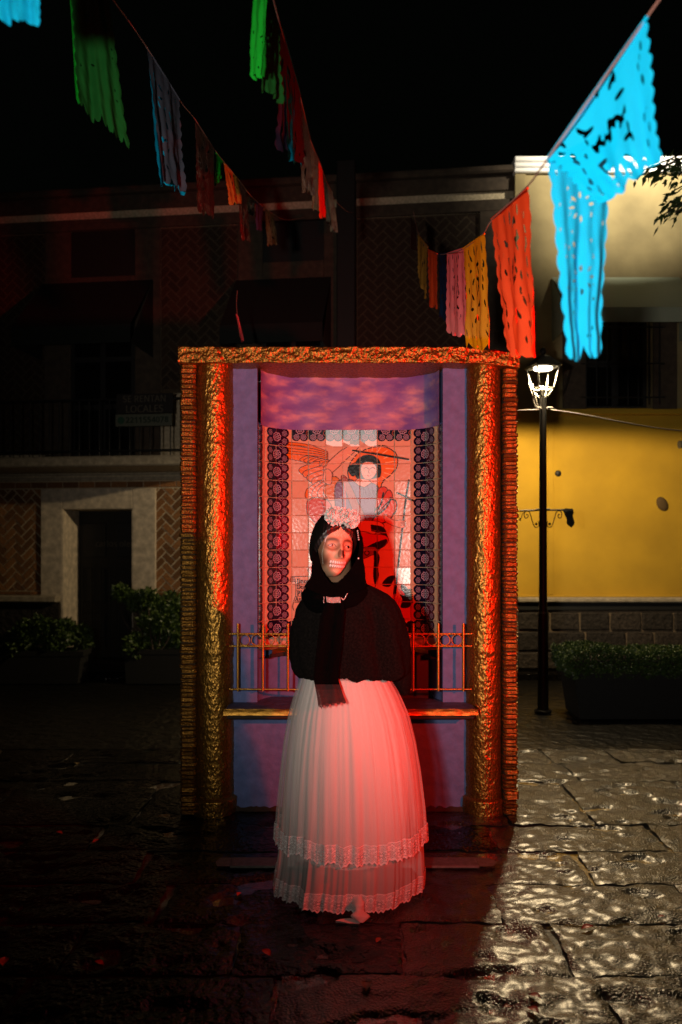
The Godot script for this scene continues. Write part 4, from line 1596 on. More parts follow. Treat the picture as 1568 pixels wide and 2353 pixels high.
	# torn dark bag hanging on the bracket's right end
	m = Mb.new()
	m.grid(16, 14, func(u, v):
		var r: float = tab([[0.0, 0.035], [0.15, 0.045], [0.3, 0.034], [0.6, 0.03], [0.85, 0.03], [1.0, 0.004]], v) * (1.0 + 0.35 * noise.get_noise_2d(u * 3.0, v * 3.0))
		return Vector3(1.965 + 0.03 * v + r * cos(-u * TAU), 1.762 - 0.16 * v + 0.012 * noise.get_noise_2d(u * 7.0, 5.0), -6.9 + r * sin(-u * TAU) * 0.7), true, true)
	tag(obj("torn_bag", m, M.black_canvas), "torn black bag hanging from the right end of the lamp's bracket", "bag")
	# wires slung from the lamp
	m = Mb.new()
	m.tube(spline([Vector3(1.74, 2.622, -6.9), Vector3(1.4, 2.612, -6.95), Vector3(0.6, 2.58, -7.3), Vector3(-0.4, 2.66, -8.2)], 8), 0.004, 5)
	tag(obj("cable", m, M.cable), "thin pale cable running left from the street lamp behind the shrine", "cable")
	m = Mb.new()
	m.tube(spline([Vector3(1.76, 2.628, -6.9), Vector3(2.1, 2.60, -7.0), Vector3(3.1, 2.50, -7.3), Vector3(4.4, 2.55, -7.8)], 8), 0.005, 5)
	tag(obj("cable", m, M.cable), "thin pale cable running right from the street lamp across the ochre wall", "cable")
	m = Mb.new()
	m.tube(spline([Vector3(1.62, 2.86, -6.88), Vector3(1.645, 2.74, -6.86), Vector3(1.675, 2.65, -6.87), Vector3(1.735, 2.625, -6.88)], 6), 0.006, 5)
	m.tube(spline([Vector3(1.65, 2.84, -6.88), Vector3(1.675, 2.72, -6.86), Vector3(1.70, 2.64, -6.87), Vector3(1.74, 2.62, -6.88)], 6), 0.005, 5)
	m.ball(Vector3(1.695, 2.63, -6.87), Vector3(0.035, 0.012, 0.012), 10, 6)
	m.ball(Vector3(1.80, 2.63, -6.87), Vector3(0.032, 0.012, 0.012), 10, 6)
	obj("wire_loop", m, M.cable, t)


# ================================================================ plants
func leaf_mesh(l: float, w: float) -> ArrayMesh:
	var m := Mb.new()
	var a := Vector3.ZERO
	var tip := Vector3(0, l, 0.12 * l)
	var s1 := Vector3(-w, l * 0.42, 0.1 * w)
	var s2 := Vector3(w, l * 0.42, 0.1 * w)
	var mid := Vector3(0, l * 0.45, -0.25 * w)
	m.tri(a, mid, s1)
	m.tri(a, s2, mid)
	m.tri(s1, mid, tip)
	m.tri(mid, s2, tip)
	return m.mesh()


func leaves(called: String, parent: Node3D, base: Mesh, m: Material, spots: Array, lo: Color, hi: Color) -> void:
	var mm := MultiMesh.new()
	mm.transform_format = MultiMesh.TRANSFORM_3D
	mm.use_colors = true
	mm.mesh = base
	mm.instance_count = spots.size()
	for k in spots.size():
		mm.set_instance_transform(k, spots[k])
		mm.set_instance_color(k, lo.lerp(hi, rng.randf()))
	var o := MultiMeshInstance3D.new()
	o.name = called
	o.multimesh = mm
	o.material_override = m
	o.set_meta("kind", "stuff")
	place(o, parent)


func turned(p: Vector3, out: Vector3, size: float) -> Transform3D:
	var d := (out.normalized() + Vector3(rng.randfn(), rng.randfn(), rng.randfn()) * 0.55).normalized()
	var side := d.cross(Vector3(rng.randfn(), rng.randfn(), rng.randfn())).normalized()
	return Transform3D(Basis(side, d, side.cross(d)).orthonormalized().scaled_local(Vector3.ONE * size), p)


func bush(t: Node3D, clumps: Array, count: int, leaf: Mesh, lo: Color, hi: Color) -> void:
	var spots := []
	for k in count:
		var c: Array = clumps[rng.randi() % clumps.size()]
		var d := Vector3(rng.randfn(), rng.randfn(), rng.randfn()).normalized()
		var r: float = pow(rng.randf(), 0.4)
		var p: Vector3 = c[0] + d * c[1] * r
		spots.append(turned(p, d + Vector3(0, 0.25, 0), rng.randf_range(0.7, 1.25)))
	leaves("foliage", t, leaf, M.leaf, spots, lo, hi)
	for k in clumps.size():
		var m := Mb.new()
		var c: Vector3 = clumps[k][0]
		m.tube(spline([Vector3(lerpf(c.x, t.position.x, 0.6), t.position.y + 0.02, c.z), Vector3(c.x + 0.02, c.y * 0.6 + 0.1, c.z), c], 4), [0.010, 0.010, 0.009, 0.009, 0.008, 0.007, 0.006, 0.005, 0.004], 5)
		obj("stem", m, M.bark, t)


func planter(called: String, label: String, x0: float, x1: float, y1: float, z0: float, z1: float, y0 := 0.0, group := "") -> void:
	var t := thing(called, label, "planter", Vector3((x0 + x1) * 0.5, y0, (z0 + z1) * 0.5), 0.0, group)
	var m := Mb.new()
	var mid := Vector3((x0 + x1) * 0.5, (y0 + y1) * 0.5, (z0 + z1) * 0.5)
	var p := func(sx: float, sz: float, y: float, k: float) -> Vector3: return Vector3(mid.x + sx * (x1 - x0) * 0.5 * k, y, mid.z + sz * (z1 - z0) * 0.5 * k)
	var c := [[-1.0, 1.0], [1.0, 1.0], [1.0, -1.0], [-1.0, -1.0]]
	for k in 4:
		var a: Array = c[k]
		var b: Array = c[(k + 1) % 4]
		m.quad(p.call(a[0], a[1], y0, 0.95), p.call(b[0], b[1], y0, 0.95), p.call(b[0], b[1], y1 - 0.05, 0.99), p.call(a[0], a[1], y1 - 0.05, 0.99))
		m.quad(p.call(a[0], a[1], y1 - 0.05, 1.02), p.call(b[0], b[1], y1 - 0.05, 1.02), p.call(b[0], b[1], y1, 1.02), p.call(a[0], a[1], y1, 1.02))
		m.quad(p.call(a[0], a[1], y1, 1.02), p.call(b[0], b[1], y1, 1.02), p.call(b[0], b[1], y1, 0.92), p.call(a[0], a[1], y1, 0.92))
	obj("box", m, M.planter_dark, t)
	m = Mb.new()
	m.quad(p.call(-1, 1, y1 - 0.03, 0.96), p.call(1, 1, y1 - 0.03, 0.96), p.call(1, -1, y1 - 0.03, 0.96), p.call(-1, -1, y1 - 0.03, 0.96))
	obj("soil", m, M.soil, t)


func make_plants() -> void:
	var lo := Color(0.022, 0.05, 0.008)
	var hi := Color(0.07, 0.11, 0.018)
	var leaf := leaf_mesh(0.055, 0.018)
	planter("planter", "long black planter before the brick house, left of its door", -4.6, -2.72, 0.34, -8.75, -8.35, 0.0, "black planters along the houses")
	planter("planter", "short black planter before the brick house, between door and shrine", -2.28, -1.35, 0.36, -8.75, -8.35, 0.0, "black planters along the houses")
	planter("planter", "wide black planter before the ochre house, right of the street lamp", 1.93, 4.2, 0.375, -7.05, -6.6, 0.0, "black planters along the houses")
	# loose shrubs on the left
	for e in [[-4.15, 0.34, "leafy shrub in the long planter at the photo's left edge"], [-3.52, 0.36, "low leafy shrub in the long planter, second from the left edge"], [-3.02, 0.34, "leafy shrub in the long planter beside the brick house's doorway"]]:
		var t := thing("shrub", e[2], "shrub", Vector3(e[0], 0.31, -8.55), 0.0, "shrubs in the left planters")
		var cl := []
		for k in 9:
			cl.append([Vector3(e[0] + rng.randf_range(-0.24, 0.24), rng.randf_range(0.38, 0.62), -8.55 + rng.randf_range(-0.12, 0.15)), rng.randf_range(0.07, 0.13)])
		bush(t, cl, 2200, leaf, lo, hi)
	var t2 := thing("shrub", "tall leafy shrub in the short planter right of the doorway", "shrub", Vector3(-1.95, 0.33, -8.55), 0.0, "shrubs in the left planters")
	var c2 := []
	for k in 22:
		var yy := rng.randf_range(0.36, 0.98)
		c2.append([Vector3(-1.98 + rng.randf_range(-0.26, 0.30) - 0.18 * smoothstep(0.7, 1.0, yy), yy, -8.55 + rng.randf_range(-0.12, 0.16)), rng.randf_range(0.07, 0.13)])
	bush(t2, c2, 5200, leaf, lo, hi)
	# clipped box hedge on the right, in two runs
	var small := leaf_mesh(0.020, 0.0085)
	for e in [[1.87, 2.92, "clipped box hedge with a raised left end, beside the street lamp"], [2.95, 4.1, "clipped box hedge at the photo's right edge, in the same planter"]]:
		var h := thing("hedge", e[2], "hedge", Vector3((e[0] + e[1]) * 0.5, 0.34, -6.8), 0.0, "clipped hedges in the right planter")
		var spots := []
		for k in 15000:
			var x := rng.randf_range(e[0], e[1])
			var top := 0.56 + 0.035 * smoothstep(2.45, 2.1, x) - 0.05 * smoothstep(2.0, 1.86, x) + 0.02 * noise.get_noise_2d(x * 4.0, 2.0)
			var z := rng.randf_range(-7.05, -6.55)
			var y := rng.randf_range(0.34, top)
			var side := rng.randi() % 4
			var nrm := Vector3.UP
			if side < 2:
				y = top + 0.012 * noise.get_noise_2d(x * 14.0, z * 14.0)
			elif side == 2:
				z = -6.55 + 0.035 * noise.get_noise_2d(x * 7.0, y * 9.0) - 0.05 * smoothstep(0.45, 0.34, y)
				nrm = Vector3(0, 0.2, 1)
			else:
				x = e[0] + 0.03 * noise.get_noise_2d(z * 8.0, y * 8.0) + 0.06 * smoothstep(0.45, 0.34, y)
				nrm = Vector3(-1, 0.2, 0)
			spots.append(turned(Vector3(x, y, z) - nrm * rng.randf() * 0.03, nrm, rng.randf_range(0.8, 1.3)))
		leaves("foliage", h, small, M.hedge_leaf, spots, Color(0.016, 0.04, 0.007), Color(0.045, 0.075, 0.013))
		var core := Mb.new()
		core.box(Vector3((e[0] + e[1]) * 0.5, 0.43, -6.8), Vector3(e[1] - e[0] - 0.12, 0.17, 0.40), 0.03)
		obj("twigs", core, M.soil, h)
	# branch of a tree hanging into the picture from the right
	var tr := thing("tree", "leafy tree branch hanging in at the right edge before the white cornice", "tree", Vector3(4.6, 0, -6.2))
	var m := Mb.new()
	m.tube(spline([Vector3(4.6, 0, -6.2), Vector3(4.62, 2.0, -6.2), Vector3(4.5, 4.2, -6.25), Vector3(4.45, 5.2, -6.3)], 6), 0.09, 10)
	obj("trunk", m, M.bark, tr)
	var spots := []
	var ends := [[1475, 392], [1500, 405], [1488, 400], [1532, 470], [1525, 493], [1545, 440], [1515, 385], [1560, 400], [1566, 470], [1552, 490], [1540, 395], [1590, 430], [1600, 500], [1580, 380]]
	for e in ends:
		var p := at(e[0], e[1], 6.2)
		var from := Vector3(4.48, 4.7, -6.25)
		var line := spline([from, from.lerp(p, 0.5) + Vector3(0, 0.22, 0), p], 10)
		m = Mb.new()
		m.tube(line, 0.006, 5)
		obj("branch", m, M.bark, tr)
		for k in range(6, line.size()):
			for j in 5:
				spots.append(turned(line[k] + Vector3(rng.randfn(), rng.randfn(), rng.randfn()) * 0.03, (line[k] - line[k - 1]) + Vector3(0, -0.02, 0), rng.randf_range(0.8, 1.3)))
	for k in 1800:
		var q := Vector3(4.75, 5.1, -6.25) + Vector3(rng.randfn() * 0.38, rng.randfn() * 0.5, rng.randfn() * 0.5)
		spots.append(turned(q, Vector3(0, -0.5, 0), 1.2))
	leaves("crown", tr, leaf_mesh(0.075, 0.016), M.leaf, spots, Color(0.03, 0.06, 0.015), Color(0.06, 0.10, 0.02))


# ================================================================ the woman
const PZ := 3.30      # how far off she stands


func half_w(t: float) -> float:      # half the head's width at height t (-1 chin, 1 crown)
	return 0.0735 * (1.0 - 0.10 * t * t if t > 0.0 else 1.0 - 0.29 * pow(-t, 1.9))


func face_bump(x: float, y: float) -> float:
	var ax := absf(x)
	var d := 0.0
	var nh := 0.0
	if y > -0.046:
		nh = lerpf(0.004, 0.024, smoothstep(0.022, -0.038, y))
	else:
		nh = lerpf(0.024, 0.0, smoothstep(-0.046, -0.056, y))
	d += nh * gauss(x / lerpf(0.0095, 0.0145, smoothstep(0.01, -0.04, y))) * smoothstep(0.045, 0.01, y)
	d += 0.007 * gauss((ax - 0.0125) / 0.006) * gauss((y + 0.042) / 0.009)
	d -= 0.011 * gauss((ax - 0.031) / 0.017) * gauss((y + 0.0) / 0.014)
	d += 0.0055 * gauss((ax - 0.033) / 0.014) * gauss((y + 0.001) / 0.0085)
	d += 0.005 * gauss((y - 0.024) / 0.009) * gauss(x / 0.052)
	d += 0.006 * gauss((ax - 0.047) / 0.02) * gauss((y + 0.03) / 0.02)
	d -= 0.006 * gauss((ax - 0.046) / 0.018) * gauss((y + 0.068) / 0.024)
	d += 0.0075 * gauss(x / 0.024) * (gauss((y + 0.067) / 0.0065) + 0.95 * gauss((y + 0.081) / 0.0075))
	d -= 0.0035 * gauss(x / 0.026) * gauss((y + 0.0738) / 0.0022)
	d -= 0.004 * gauss(x / 0.02) * gauss((y + 0.095) / 0.006)
	d += 0.0085 * gauss(x / 0.019) * gauss((y + 0.108) / 0.012)
	return d


func head_pt(u: float, v: float, off := 0.0) -> Vector3:     # u round the head (0.5 is the front), v from chin to crown
	var th := (u - 0.5) * TAU
	th += 0.28 * sin(2.0 * th)          # crowd the rows round the face... the front gets more of them
	var la := (v - 0.5) * PI
	var t := sin(la)
	var rr := cos(la)
	var front := cos(th)
	var y := t * (0.128 if t > 0.0 else 0.122)
	var x := (half_w(t) + off) * pow(rr, 0.78) * sin(th)
	var z := 0.0
	if front > 0.0:
		z = (0.086 + off) * pow(rr, 0.5 if t < 0.0 else 0.85) * pow(front, 0.72)
	else:
		z = (0.105 + off) * pow(rr, 0.85) * front
	var p := Vector3(x, y + off * t, z)
	if front > 0.0:
		p.z += face_bump(x, y) * smoothstep(0.05, 0.5, front * rr)
	return p


func face_z(x: float, y: float) -> float:
	var t := y / (0.128 if y > 0.0 else 0.122)
	var rr := sqrt(maxf(1.0 - t * t, 0.0))
	var s := clampf(x / (half_w(t) * pow(rr, 0.78)), -0.99, 0.99)
	return 0.086 * pow(rr, 0.5 if t < 0.0 else 0.85) * pow(sqrt(1.0 - s * s), 0.72) + face_bump(x, y)


func paint_face() -> ImageTexture:
	var w := 480
	var h := 672
	var pt := Paint.new(w, h, Color(0.80, 0.66, 0.54))
	for j in h:
		for i in w:
			var x := ((i + 0.5) / w - 0.5) * 0.2
			var y := (0.5 - (j + 0.5) / h) * 0.28
			var ax := absf(x)
			var k := 1.0
			var n := noise2.get_noise_2d(i * 0.02, j * 0.02) * 0.04 + randf_steady(i, j) * 0.03
			# sockets: a smoky ring, darkest along the brow
			var ex := (ax - 0.032) / 0.0265
			var ey := (y - 0.004) / 0.0245
			var er := sqrt(ex * ex + ey * ey)
			k *= 1.0 - 0.40 * gauss((er - 0.92) / 0.26)
			k *= 1.0 - 0.12 * smoothstep(1.05, 0.6, er)
			k *= 1.0 - 0.55 * gauss((y - 0.0235 + 5.0 * pow(ax - 0.03, 2)) / 0.0045) * gauss((ax - 0.032) / 0.021)
			# hollow cheeks, drawn in towards the jaw
			var q := (ax - 0.052) + (y + 0.055) * -0.42
			k *= 1.0 - 0.62 * smoothstep(0.010, 0.030, ax + (y + 0.062) * 0.25 - 0.018) * gauss((y + 0.064 + (0.055 - ax) * 0.55) / 0.020)
			k *= 1.0 - 0.50 * smoothstep(0.050, 0.068, ax) * smoothstep(0.05, 0.0, y)
			k *= 1.0 - 0.25 * gauss((q) / 0.02) * smoothstep(-0.02, -0.05, y)
			# nose: an ink-dark upturned heart
			var nx := (ax - 0.0062) / 0.0078
			var ny := (y + 0.030) / 0.0165
			var nose := smoothstep(1.15, 0.8, sqrt(nx * nx + ny * ny + 0.8 * ny * maxf(nx, 0.0)))
			k *= 1.0 - (0.88 if x > -0.001 else 0.5) * nose
			k = maxf(k, 0.05) + n * k
			var o := (j * w + i) * 3
			pt.b[o] = int(clampf(0.83 * pow(k, 0.7), 0, 1) * 255)
			pt.b[o + 1] = int(clampf(0.665 * pow(k, 0.85), 0, 1) * 255)
			pt.b[o + 2] = int(clampf(0.54 * pow(k, 0.95), 0, 1) * 255)
	var px := func(x: float, y: float) -> Vector2: return Vector2((x / 0.2 + 0.5) * w, (0.5 - y / 0.28) * h)
	# the teeth over the lips
	var white := Color(0.94, 0.92, 0.90)
	var gap := Color(0.30, 0.16, 0.13)
	pt.line(smooth_line(PackedVector2Array([px.call(-0.036, -0.0725), px.call(-0.015, -0.0745), px.call(0.015, -0.0745), px.call(0.036, -0.0725)])), 3.0, gap)
	for k in 9:
		var x := (k - 4) * 0.0077
		var lift := 3.0 * x * x
		var c: Vector2 = px.call(x, -0.0672 + lift)
		pt.dot(c.x, c.y, 9.6, gap, 16.5)
		pt.dot(c.x, c.y, 8.0, white, 14.5)
		c = px.call(x * 0.96, -0.0818 + lift)
		pt.dot(c.x, c.y, 9.2, gap, 16.0)
		pt.dot(c.x, c.y, 7.7, white, 14.0)
	# fine white scrolls on the brow and temples
	for s in [[-0.019, 0.054, 1.0], [0.024, 0.052, 0.85]]:
		var p := PackedVector2Array()
		for k in 40:
			var a := k * 0.28
			var r := 0.0125 * (1.0 - k / 42.0)
			p.append(px.call(s[0] + cos(a + 2.0) * r * 0.8 * s[2], s[1] + sin(a + 2.0) * r))
		pt.line(p, 2.2, Color(0.9, 0.86, 0.82))
		for e in [-1.0, 1.0]:
			pt.line(smooth_line(PackedVector2Array([px.call(s[0] + e * 0.004, s[1] - 0.017), px.call(s[0] + e * 0.014, s[1] + 0.0), px.call(s[0] + e * 0.011, s[1] + 0.014), px.call(s[0] + e * 0.003, s[1] + 0.01)])), 2.2, Color(0.9, 0.86, 0.82))
	pt.line(smooth_line(PackedVector2Array([px.call(0.0, 0.03), px.call(0.004, 0.036), px.call(-0.001, 0.043), px.call(0.004, 0.050)])), 2.0, Color(0.88, 0.84, 0.8))
	pt.line(smooth_line(PackedVector2Array([px.call(-0.046, 0.045), px.call(-0.056, 0.025), px.call(-0.058, 0.012)])), 6.0, Color(0.86, 0.84, 0.84))
	pt.line(smooth_line(PackedVector2Array([px.call(-0.058, 0.01), px.call(-0.063, -0.03), px.call(-0.055, -0.06), px.call(-0.050, -0.075)])), 1.8, Color(0.80, 0.76, 0.72))
	pt.line(smooth_line(PackedVector2Array([px.call(0.05, 0.045), px.call(0.058, 0.02), px.call(0.06, 0.0)])), 5.0, Color(0.92, 0.9, 0.9))
	pt.line(smooth_line(PackedVector2Array([px.call(-0.044, -0.098), px.call(-0.036, -0.106), px.call(-0.028, -0.112)])), 4.0, Color(0.9, 0.9, 0.9))
	for s in [-1.0, 1.0]:      # lash lines
		pt.line(smooth_line(PackedVector2Array([px.call(s * 0.0175, -0.003), px.call(s * 0.026, 0.0055), px.call(s * 0.036, 0.006), px.call(s * 0.0485, -0.001)])), 5.0, Color(0.16, 0.09, 0.07))
		pt.line(smooth_line(PackedVector2Array([px.call(s * 0.0175, -0.003), px.call(s * 0.030, -0.008), px.call(s * 0.0485, -0.001)])), 2.5, Color(0.3, 0.18, 0.14))
	return pt.texture()


func lace_tex(dark: bool) -> ImageTexture:
	var w := 512
	var h := 96
	var im := Image.create(w, h, false, Image.FORMAT_RGBA8)
	for j in h:
		for i in w:
			var v := 1.0 - float(j) / h             # 1 at the top
			var px := fposmod(float(i), 64.0) - 32.0
			var py := float(j) - 50.0
			var on := false
			var a := atan2(py, px)
			var r := sqrt(px * px + py * py)
			var petal := 17.0 + 6.0 * cos(a * 6.0)
			if absf(r - petal) < 2.6 or r < 5.0 or (r < petal and absf(sin(a * 3.0)) < 0.16):
				on = true
			var qx := fposmod(float(i) + 32.0, 64.0) - 32.0
			var r2 := sqrt(qx * qx + pow(float(j) - 26.0, 2))
			if absf(r2 - 10.0 - 3.0 * cos(atan2(float(j) - 26.0, qx) * 5.0)) < 2.2:
				on = true
			if (posmod(i + j, 7) < 2 or posmod(i - j, 7) < 2) and r > petal:
				on = true
			var edge := 88.0 - 9.0 * absf(px) / 32.0 * 1.4 + 4.0 * cos(px * 0.4)
			if absf(j - edge) < 5.0:
				on = true
			if j > edge + 5.0:
				on = false
			if j < 4:
				on = true
			if dark and (posmod(i * 3 + j, 5) < 3 or posmod(i + 2 * j, 5) < 3) and j < 78:
				on = true
			im.set_pixel(i, j, Color(1, 1, 1, 1.0 if on else 0.0))
	return ImageTexture.create_from_image(im)


func make_person() -> void:
	var t := thing("person", "woman in skull face paint, black shawl and long white tulle skirt, flowers in her hair", "person", Vector3(0.03, 0, -PZ))
	var skin := mat("painted_skin", Color.WHITE, 0.55)
	skin.albedo_texture = paint_face()
	skin.texture_repeat = false
	var hx := Transform3D(Basis.from_euler(Vector3(-0.05, 0.40, -0.10)), Vector3(-0.034, 1.414, -3.228))
	# ---- body: one continuous surface, head and hands on finer grids
	var m := Mb.new()
	var c := Vector3(0.02, 0, -3.29)
	var b := func(ax: float, ay: float, az: float, bx: float, by: float, bz: float, r0: float, r1: float) -> Array: return [c + Vector3(ax, ay, az), c + Vector3(bx, by, bz), r0, r1]
	flesh(m, [b.call(0, 0.80, 0, 0, 0.98, 0, 0.125, 0.105), b.call(0, 0.98, 0, -0.01, 1.13, 0, 0.105, 0.105), b.call(-0.13, 1.165, 0, 0.12, 1.165, 0, 0.05, 0.05), b.call(-0.02, 1.17, 0.0, -0.035, 1.33, 0.035, 0.055, 0.048), b.call(-0.035, 1.33, 0.03, -0.035, 1.38, 0.05, 0.05, 0.055),
		b.call(-0.075, 0.80, 0, -0.085, 0.42, 0.01, 0.085, 0.055), b.call(-0.085, 0.42, 0.01, -0.09, 0.07, -0.02, 0.053, 0.034), b.call(-0.09, 0.035, -0.03, -0.10, 0.022, 0.13, 0.034, 0.022),
		b.call(0.075, 0.80, 0, 0.085, 0.42, 0.01, 0.085, 0.055), b.call(0.085, 0.42, 0.01, 0.09, 0.07, -0.02, 0.053, 0.034), b.call(0.09, 0.035, -0.03, 0.10, 0.022, 0.13, 0.034, 0.022),
		b.call(-0.145, 1.155, -0.01, -0.175, 0.93, -0.07, 0.045, 0.036), b.call(-0.175, 0.93, -0.07, -0.05, 0.87, -0.20, 0.036, 0.024),
		b.call(0.135, 1.155, -0.01, 0.20, 0.93, -0.07, 0.045, 0.036), b.call(0.20, 0.93, -0.07, 0.06, 0.86, -0.20, 0.036, 0.024)], 0.018, 0.04)
	for s in [-1.0, 1.0]:      # hands folded behind her back
		var bones := [b.call(s * 0.055, 0.865, -0.20, s * 0.01, 0.852, -0.222 - s * 0.008, 0.019, 0.022)]
		for f in 4:
			var y0: float = 0.872 - 0.014 * f
			var ln: float = [0.040, 0.046, 0.043, 0.034][f]
			var zz: float = -0.222 - s * 0.008
			bones.append(b.call(s * 0.006, y0, zz, -s * ln * 0.55, y0 - 0.004, zz - 0.010, 0.0088, 0.008))
			bones.append(b.call(-s * ln * 0.55, y0 - 0.004, zz - 0.010, -s * ln, y0 - 0.010, zz + 0.002, 0.008, 0.0066))
		bones.append(b.call(s * 0.035, 0.885, -0.21, s * 0.005, 0.898, -0.226, 0.0095, 0.0085))
		bones.append(b.call(s * 0.005, 0.898, -0.226, -s * 0.015, 0.894, -0.23, 0.0085, 0.007))
		flesh(m, bones, 0.0035, 0.006)
	var k0 := m.v.size()
	m.grid(120, 110, func(u, v): return hx * head_pt(u, v), false, true)
	var inv := hx.affine_inverse()
	for k in range(k0, m.v.size()):
		var q := inv * m.v[k]
		m.uv[k] = Vector2(clampf(q.x / 0.2 + 0.5, 0.01, 0.99), clampf(0.5 - q.y / 0.28, 0.01, 0.99))
	for s in [-1.0, 1.0]:      # ears, under the hair
		m.ball(hx * Vector3(s * 0.073, -0.012, -0.005), Vector3(0.008, 0.030, 0.018), 12, 8, hx.basis)
		for k in range(m.v.size() - 13 * 9, m.v.size()):
			m.uv[k] = Vector2(0.02, 0.98)
	obj("body", m, skin, t)
	# eyes, both turned to her left
	for s in [-1.0, 1.0]:
		m = Mb.new()
		var ex: float = s * 0.033
		var bz := face_z(ex, -0.001)
		var ball_r := 0.0135
		var mid := Vector3(ex, -0.001, bz - ball_r + 0.0014)
		m.grid(24, 12, func(u, v):
			var x: float = lerpf(-0.0148, 0.0148, u)
			var e: float = 1.0 - pow(x / 0.0150, 2)
			var y: float = lerpf(-0.0052 * e, 0.0066 * e, v) - 0.0012 * (x / 0.0148) * s * -1.0
			return hx * (mid + Vector3(x, y, sqrt(maxf(ball_r * ball_r - x * x * 0.8 - y * y, 0.00001)))), false, false, func(u, v):
			var x: float = lerpf(-0.0148, 0.0148, u) - 0.0044
			var e: float = 1.0 - pow(lerpf(-0.0148, 0.0148, u) / 0.0150, 2)
			var y: float = lerpf(-0.0052 * e, 0.0066 * e, v) - 0.0006
			var r: float = sqrt(x * x + y * y)
			if r < 0.0030:
				return Color(0.004, 0.003, 0.003)
			if r < 0.0066:
				return Color(0.03, 0.014, 0.008)
			return Color(0.45, 0.41, 0.39))
		obj("eye", m, M.eye, t)
	# ---- hair, parted in the middle
	m = Mb.new()
	m.grid(120, 40, func(u, v):
		var a: float = absf(u - 0.5) * 2.0
		var low: float = tab([[0.0, 0.668], [0.05, 0.655], [0.12, 0.622], [0.20, 0.565], [0.32, 0.47], [0.5, 0.36], [1.0, 0.22]], a)
		var vv: float = lerpf(low, 1.0, v)
		var part: float = gauss((u - 0.5) / 0.012) * smoothstep(1.0, 0.5, v)
		var off: float = 0.010 * smoothstep(0.0, 0.12, v) + 0.0016 * sin(u * 260.0 + v * 14.0) + 0.0012 * noise2.get_noise_2d(u * 90.0, v * 5.0) + 0.006 * smoothstep(0.05, 0.2, a) - 0.010 * part
		return hx * head_pt(u, vv, off), false, true)
	obj("hair", m, M.hair, t)
	# ---- carnations over the brow, each of many ruffled petals
	for e in [[769, 1187, 0.042, 3.165], [788, 1186, 0.034, 3.168], [807, 1192, 0.041, 3.17]]:
		m = Mb.new()
		var mid := at(e[0], e[1], e[3])
		for k in 120:
			var yy := 1.0 - 1.75 * (k + 0.5) / 120.0
			var an := k * 2.39996
			var d := Vector3(sqrt(1.0 - yy * yy) * cos(an), sqrt(1.0 - yy * yy) * sin(an) * 0.95, yy).normalized()
			d = (d + Vector3(0, 0.1, 0)).normalized()
			var side := d.cross(Vector3(rng.randfn(), rng.randfn(), rng.randfn())).normalized()
			var nn := side.cross(d)
			var r: float = e[2] * rng.randf_range(0.86, 1.04)
			var ph := rng.randf() * TAU
			m.grid(6, 3, func(u, v):
				var wd: float = (u - 0.5) * lerpf(0.006, 0.021, v)
				return mid + d * lerpf(0.006, r, v) * (1.0 - 0.12 * pow(u * 2.0 - 1.0, 2)) + side * wd + nn * (0.0032 * v * sin(u * 9.0 + ph) + 0.004 * v * v))
		m.ball(mid, Vector3.ONE * e[2] * 0.72, 14, 10)
		obj("flower", m, M.petal, t)
	m = Mb.new()
	for k in 5:
		m.ball(at(822 + k * 0.7, 1220 + k * 5.0, 3.17), Vector3.ONE * 0.0035, 8, 6)
	m.ball(at(824, 1283, 3.15), Vector3.ONE * 0.004, 8, 6)
	obj("pearl_clasp", m, M.bead, t)
	# ---- black shawl over the head, wound round the neck
	var ring0 := [[787, 1207, 3.26], [811, 1213, 3.25], [823, 1230, 3.23], [825, 1253, 3.215], [821, 1277, 3.20], [808, 1304, 3.15], [788, 1327, 3.145], [768, 1342, 3.14], [750, 1327, 3.145], [740, 1305, 3.16], [734, 1280, 3.175], [732, 1255, 3.18], [736, 1232, 3.20], [750, 1213, 3.24]]
	var ring1 := [[787, 1198, 3.28], [815, 1204, 3.26], [829, 1226, 3.235], [833, 1253, 3.22], [834, 1286, 3.205], [838, 1322, 3.16], [836, 1352, 3.15], [772, 1372, 3.14], [706, 1352, 3.15], [715, 1325, 3.16], [719, 1298, 3.175], [719, 1263, 3.18], [724, 1235, 3.20], [741, 1207, 3.25]]
	var ring2 := []
	var ring3 := []
	var ring4 := []
	for q in ring1:
		ring2.append([776 + (q[0] - 776) * 1.02, 1268 + (q[1] - 1268) * 1.0, 3.29])
		ring3.append([776 + (q[0] - 776) * 0.86, 1268 + (q[1] - 1268) * 0.9, 3.37])
		ring4.append([776 + (q[0] - 776) * 0.2, 1268 + (q[1] - 1268) * 0.3, 3.42])
	var rings := [ring0, ring1, ring2, ring3, ring4]
	m = Mb.new()
	m.grid(84, 24, func(u, v):
		var f: float = v * 4.0
		var lo := mini(int(f), 3)
		var cnt := ring0.size()
		var g: float = fposmod(u, 1.0) * cnt
		var i := int(g) % cnt
		var pick := func(ring: Array) -> Vector3:
			var p := []
			for o in [-1, 0, 1, 2]:
				var e: Array = ring[(i + o + cnt) % cnt]
				p.append(at(e[0], e[1], e[2]))
			return p[1].cubic_interpolate(p[2], p[0], p[3], g - int(g))
		var q: Vector3 = pick.call(rings[lo]).lerp(pick.call(rings[lo + 1]), smoothstep(0.0, 1.0, f - lo))
		var rough: float = 0.005 * noise.get_noise_2d(u * 40.0, v * 30.0) + 0.004 * sin(u * 50.0 + v * 9.0) * v + 0.0022 * absf(sin(u * 150.0)) * smoothstep(0.5, 0.2, v)
		return q + (q - Vector3(-0.015, 1.40, -3.25)).normalized() * rough, true, true)
	obj("head_shawl", m, M.black_shawl, t)
	m = Mb.new()
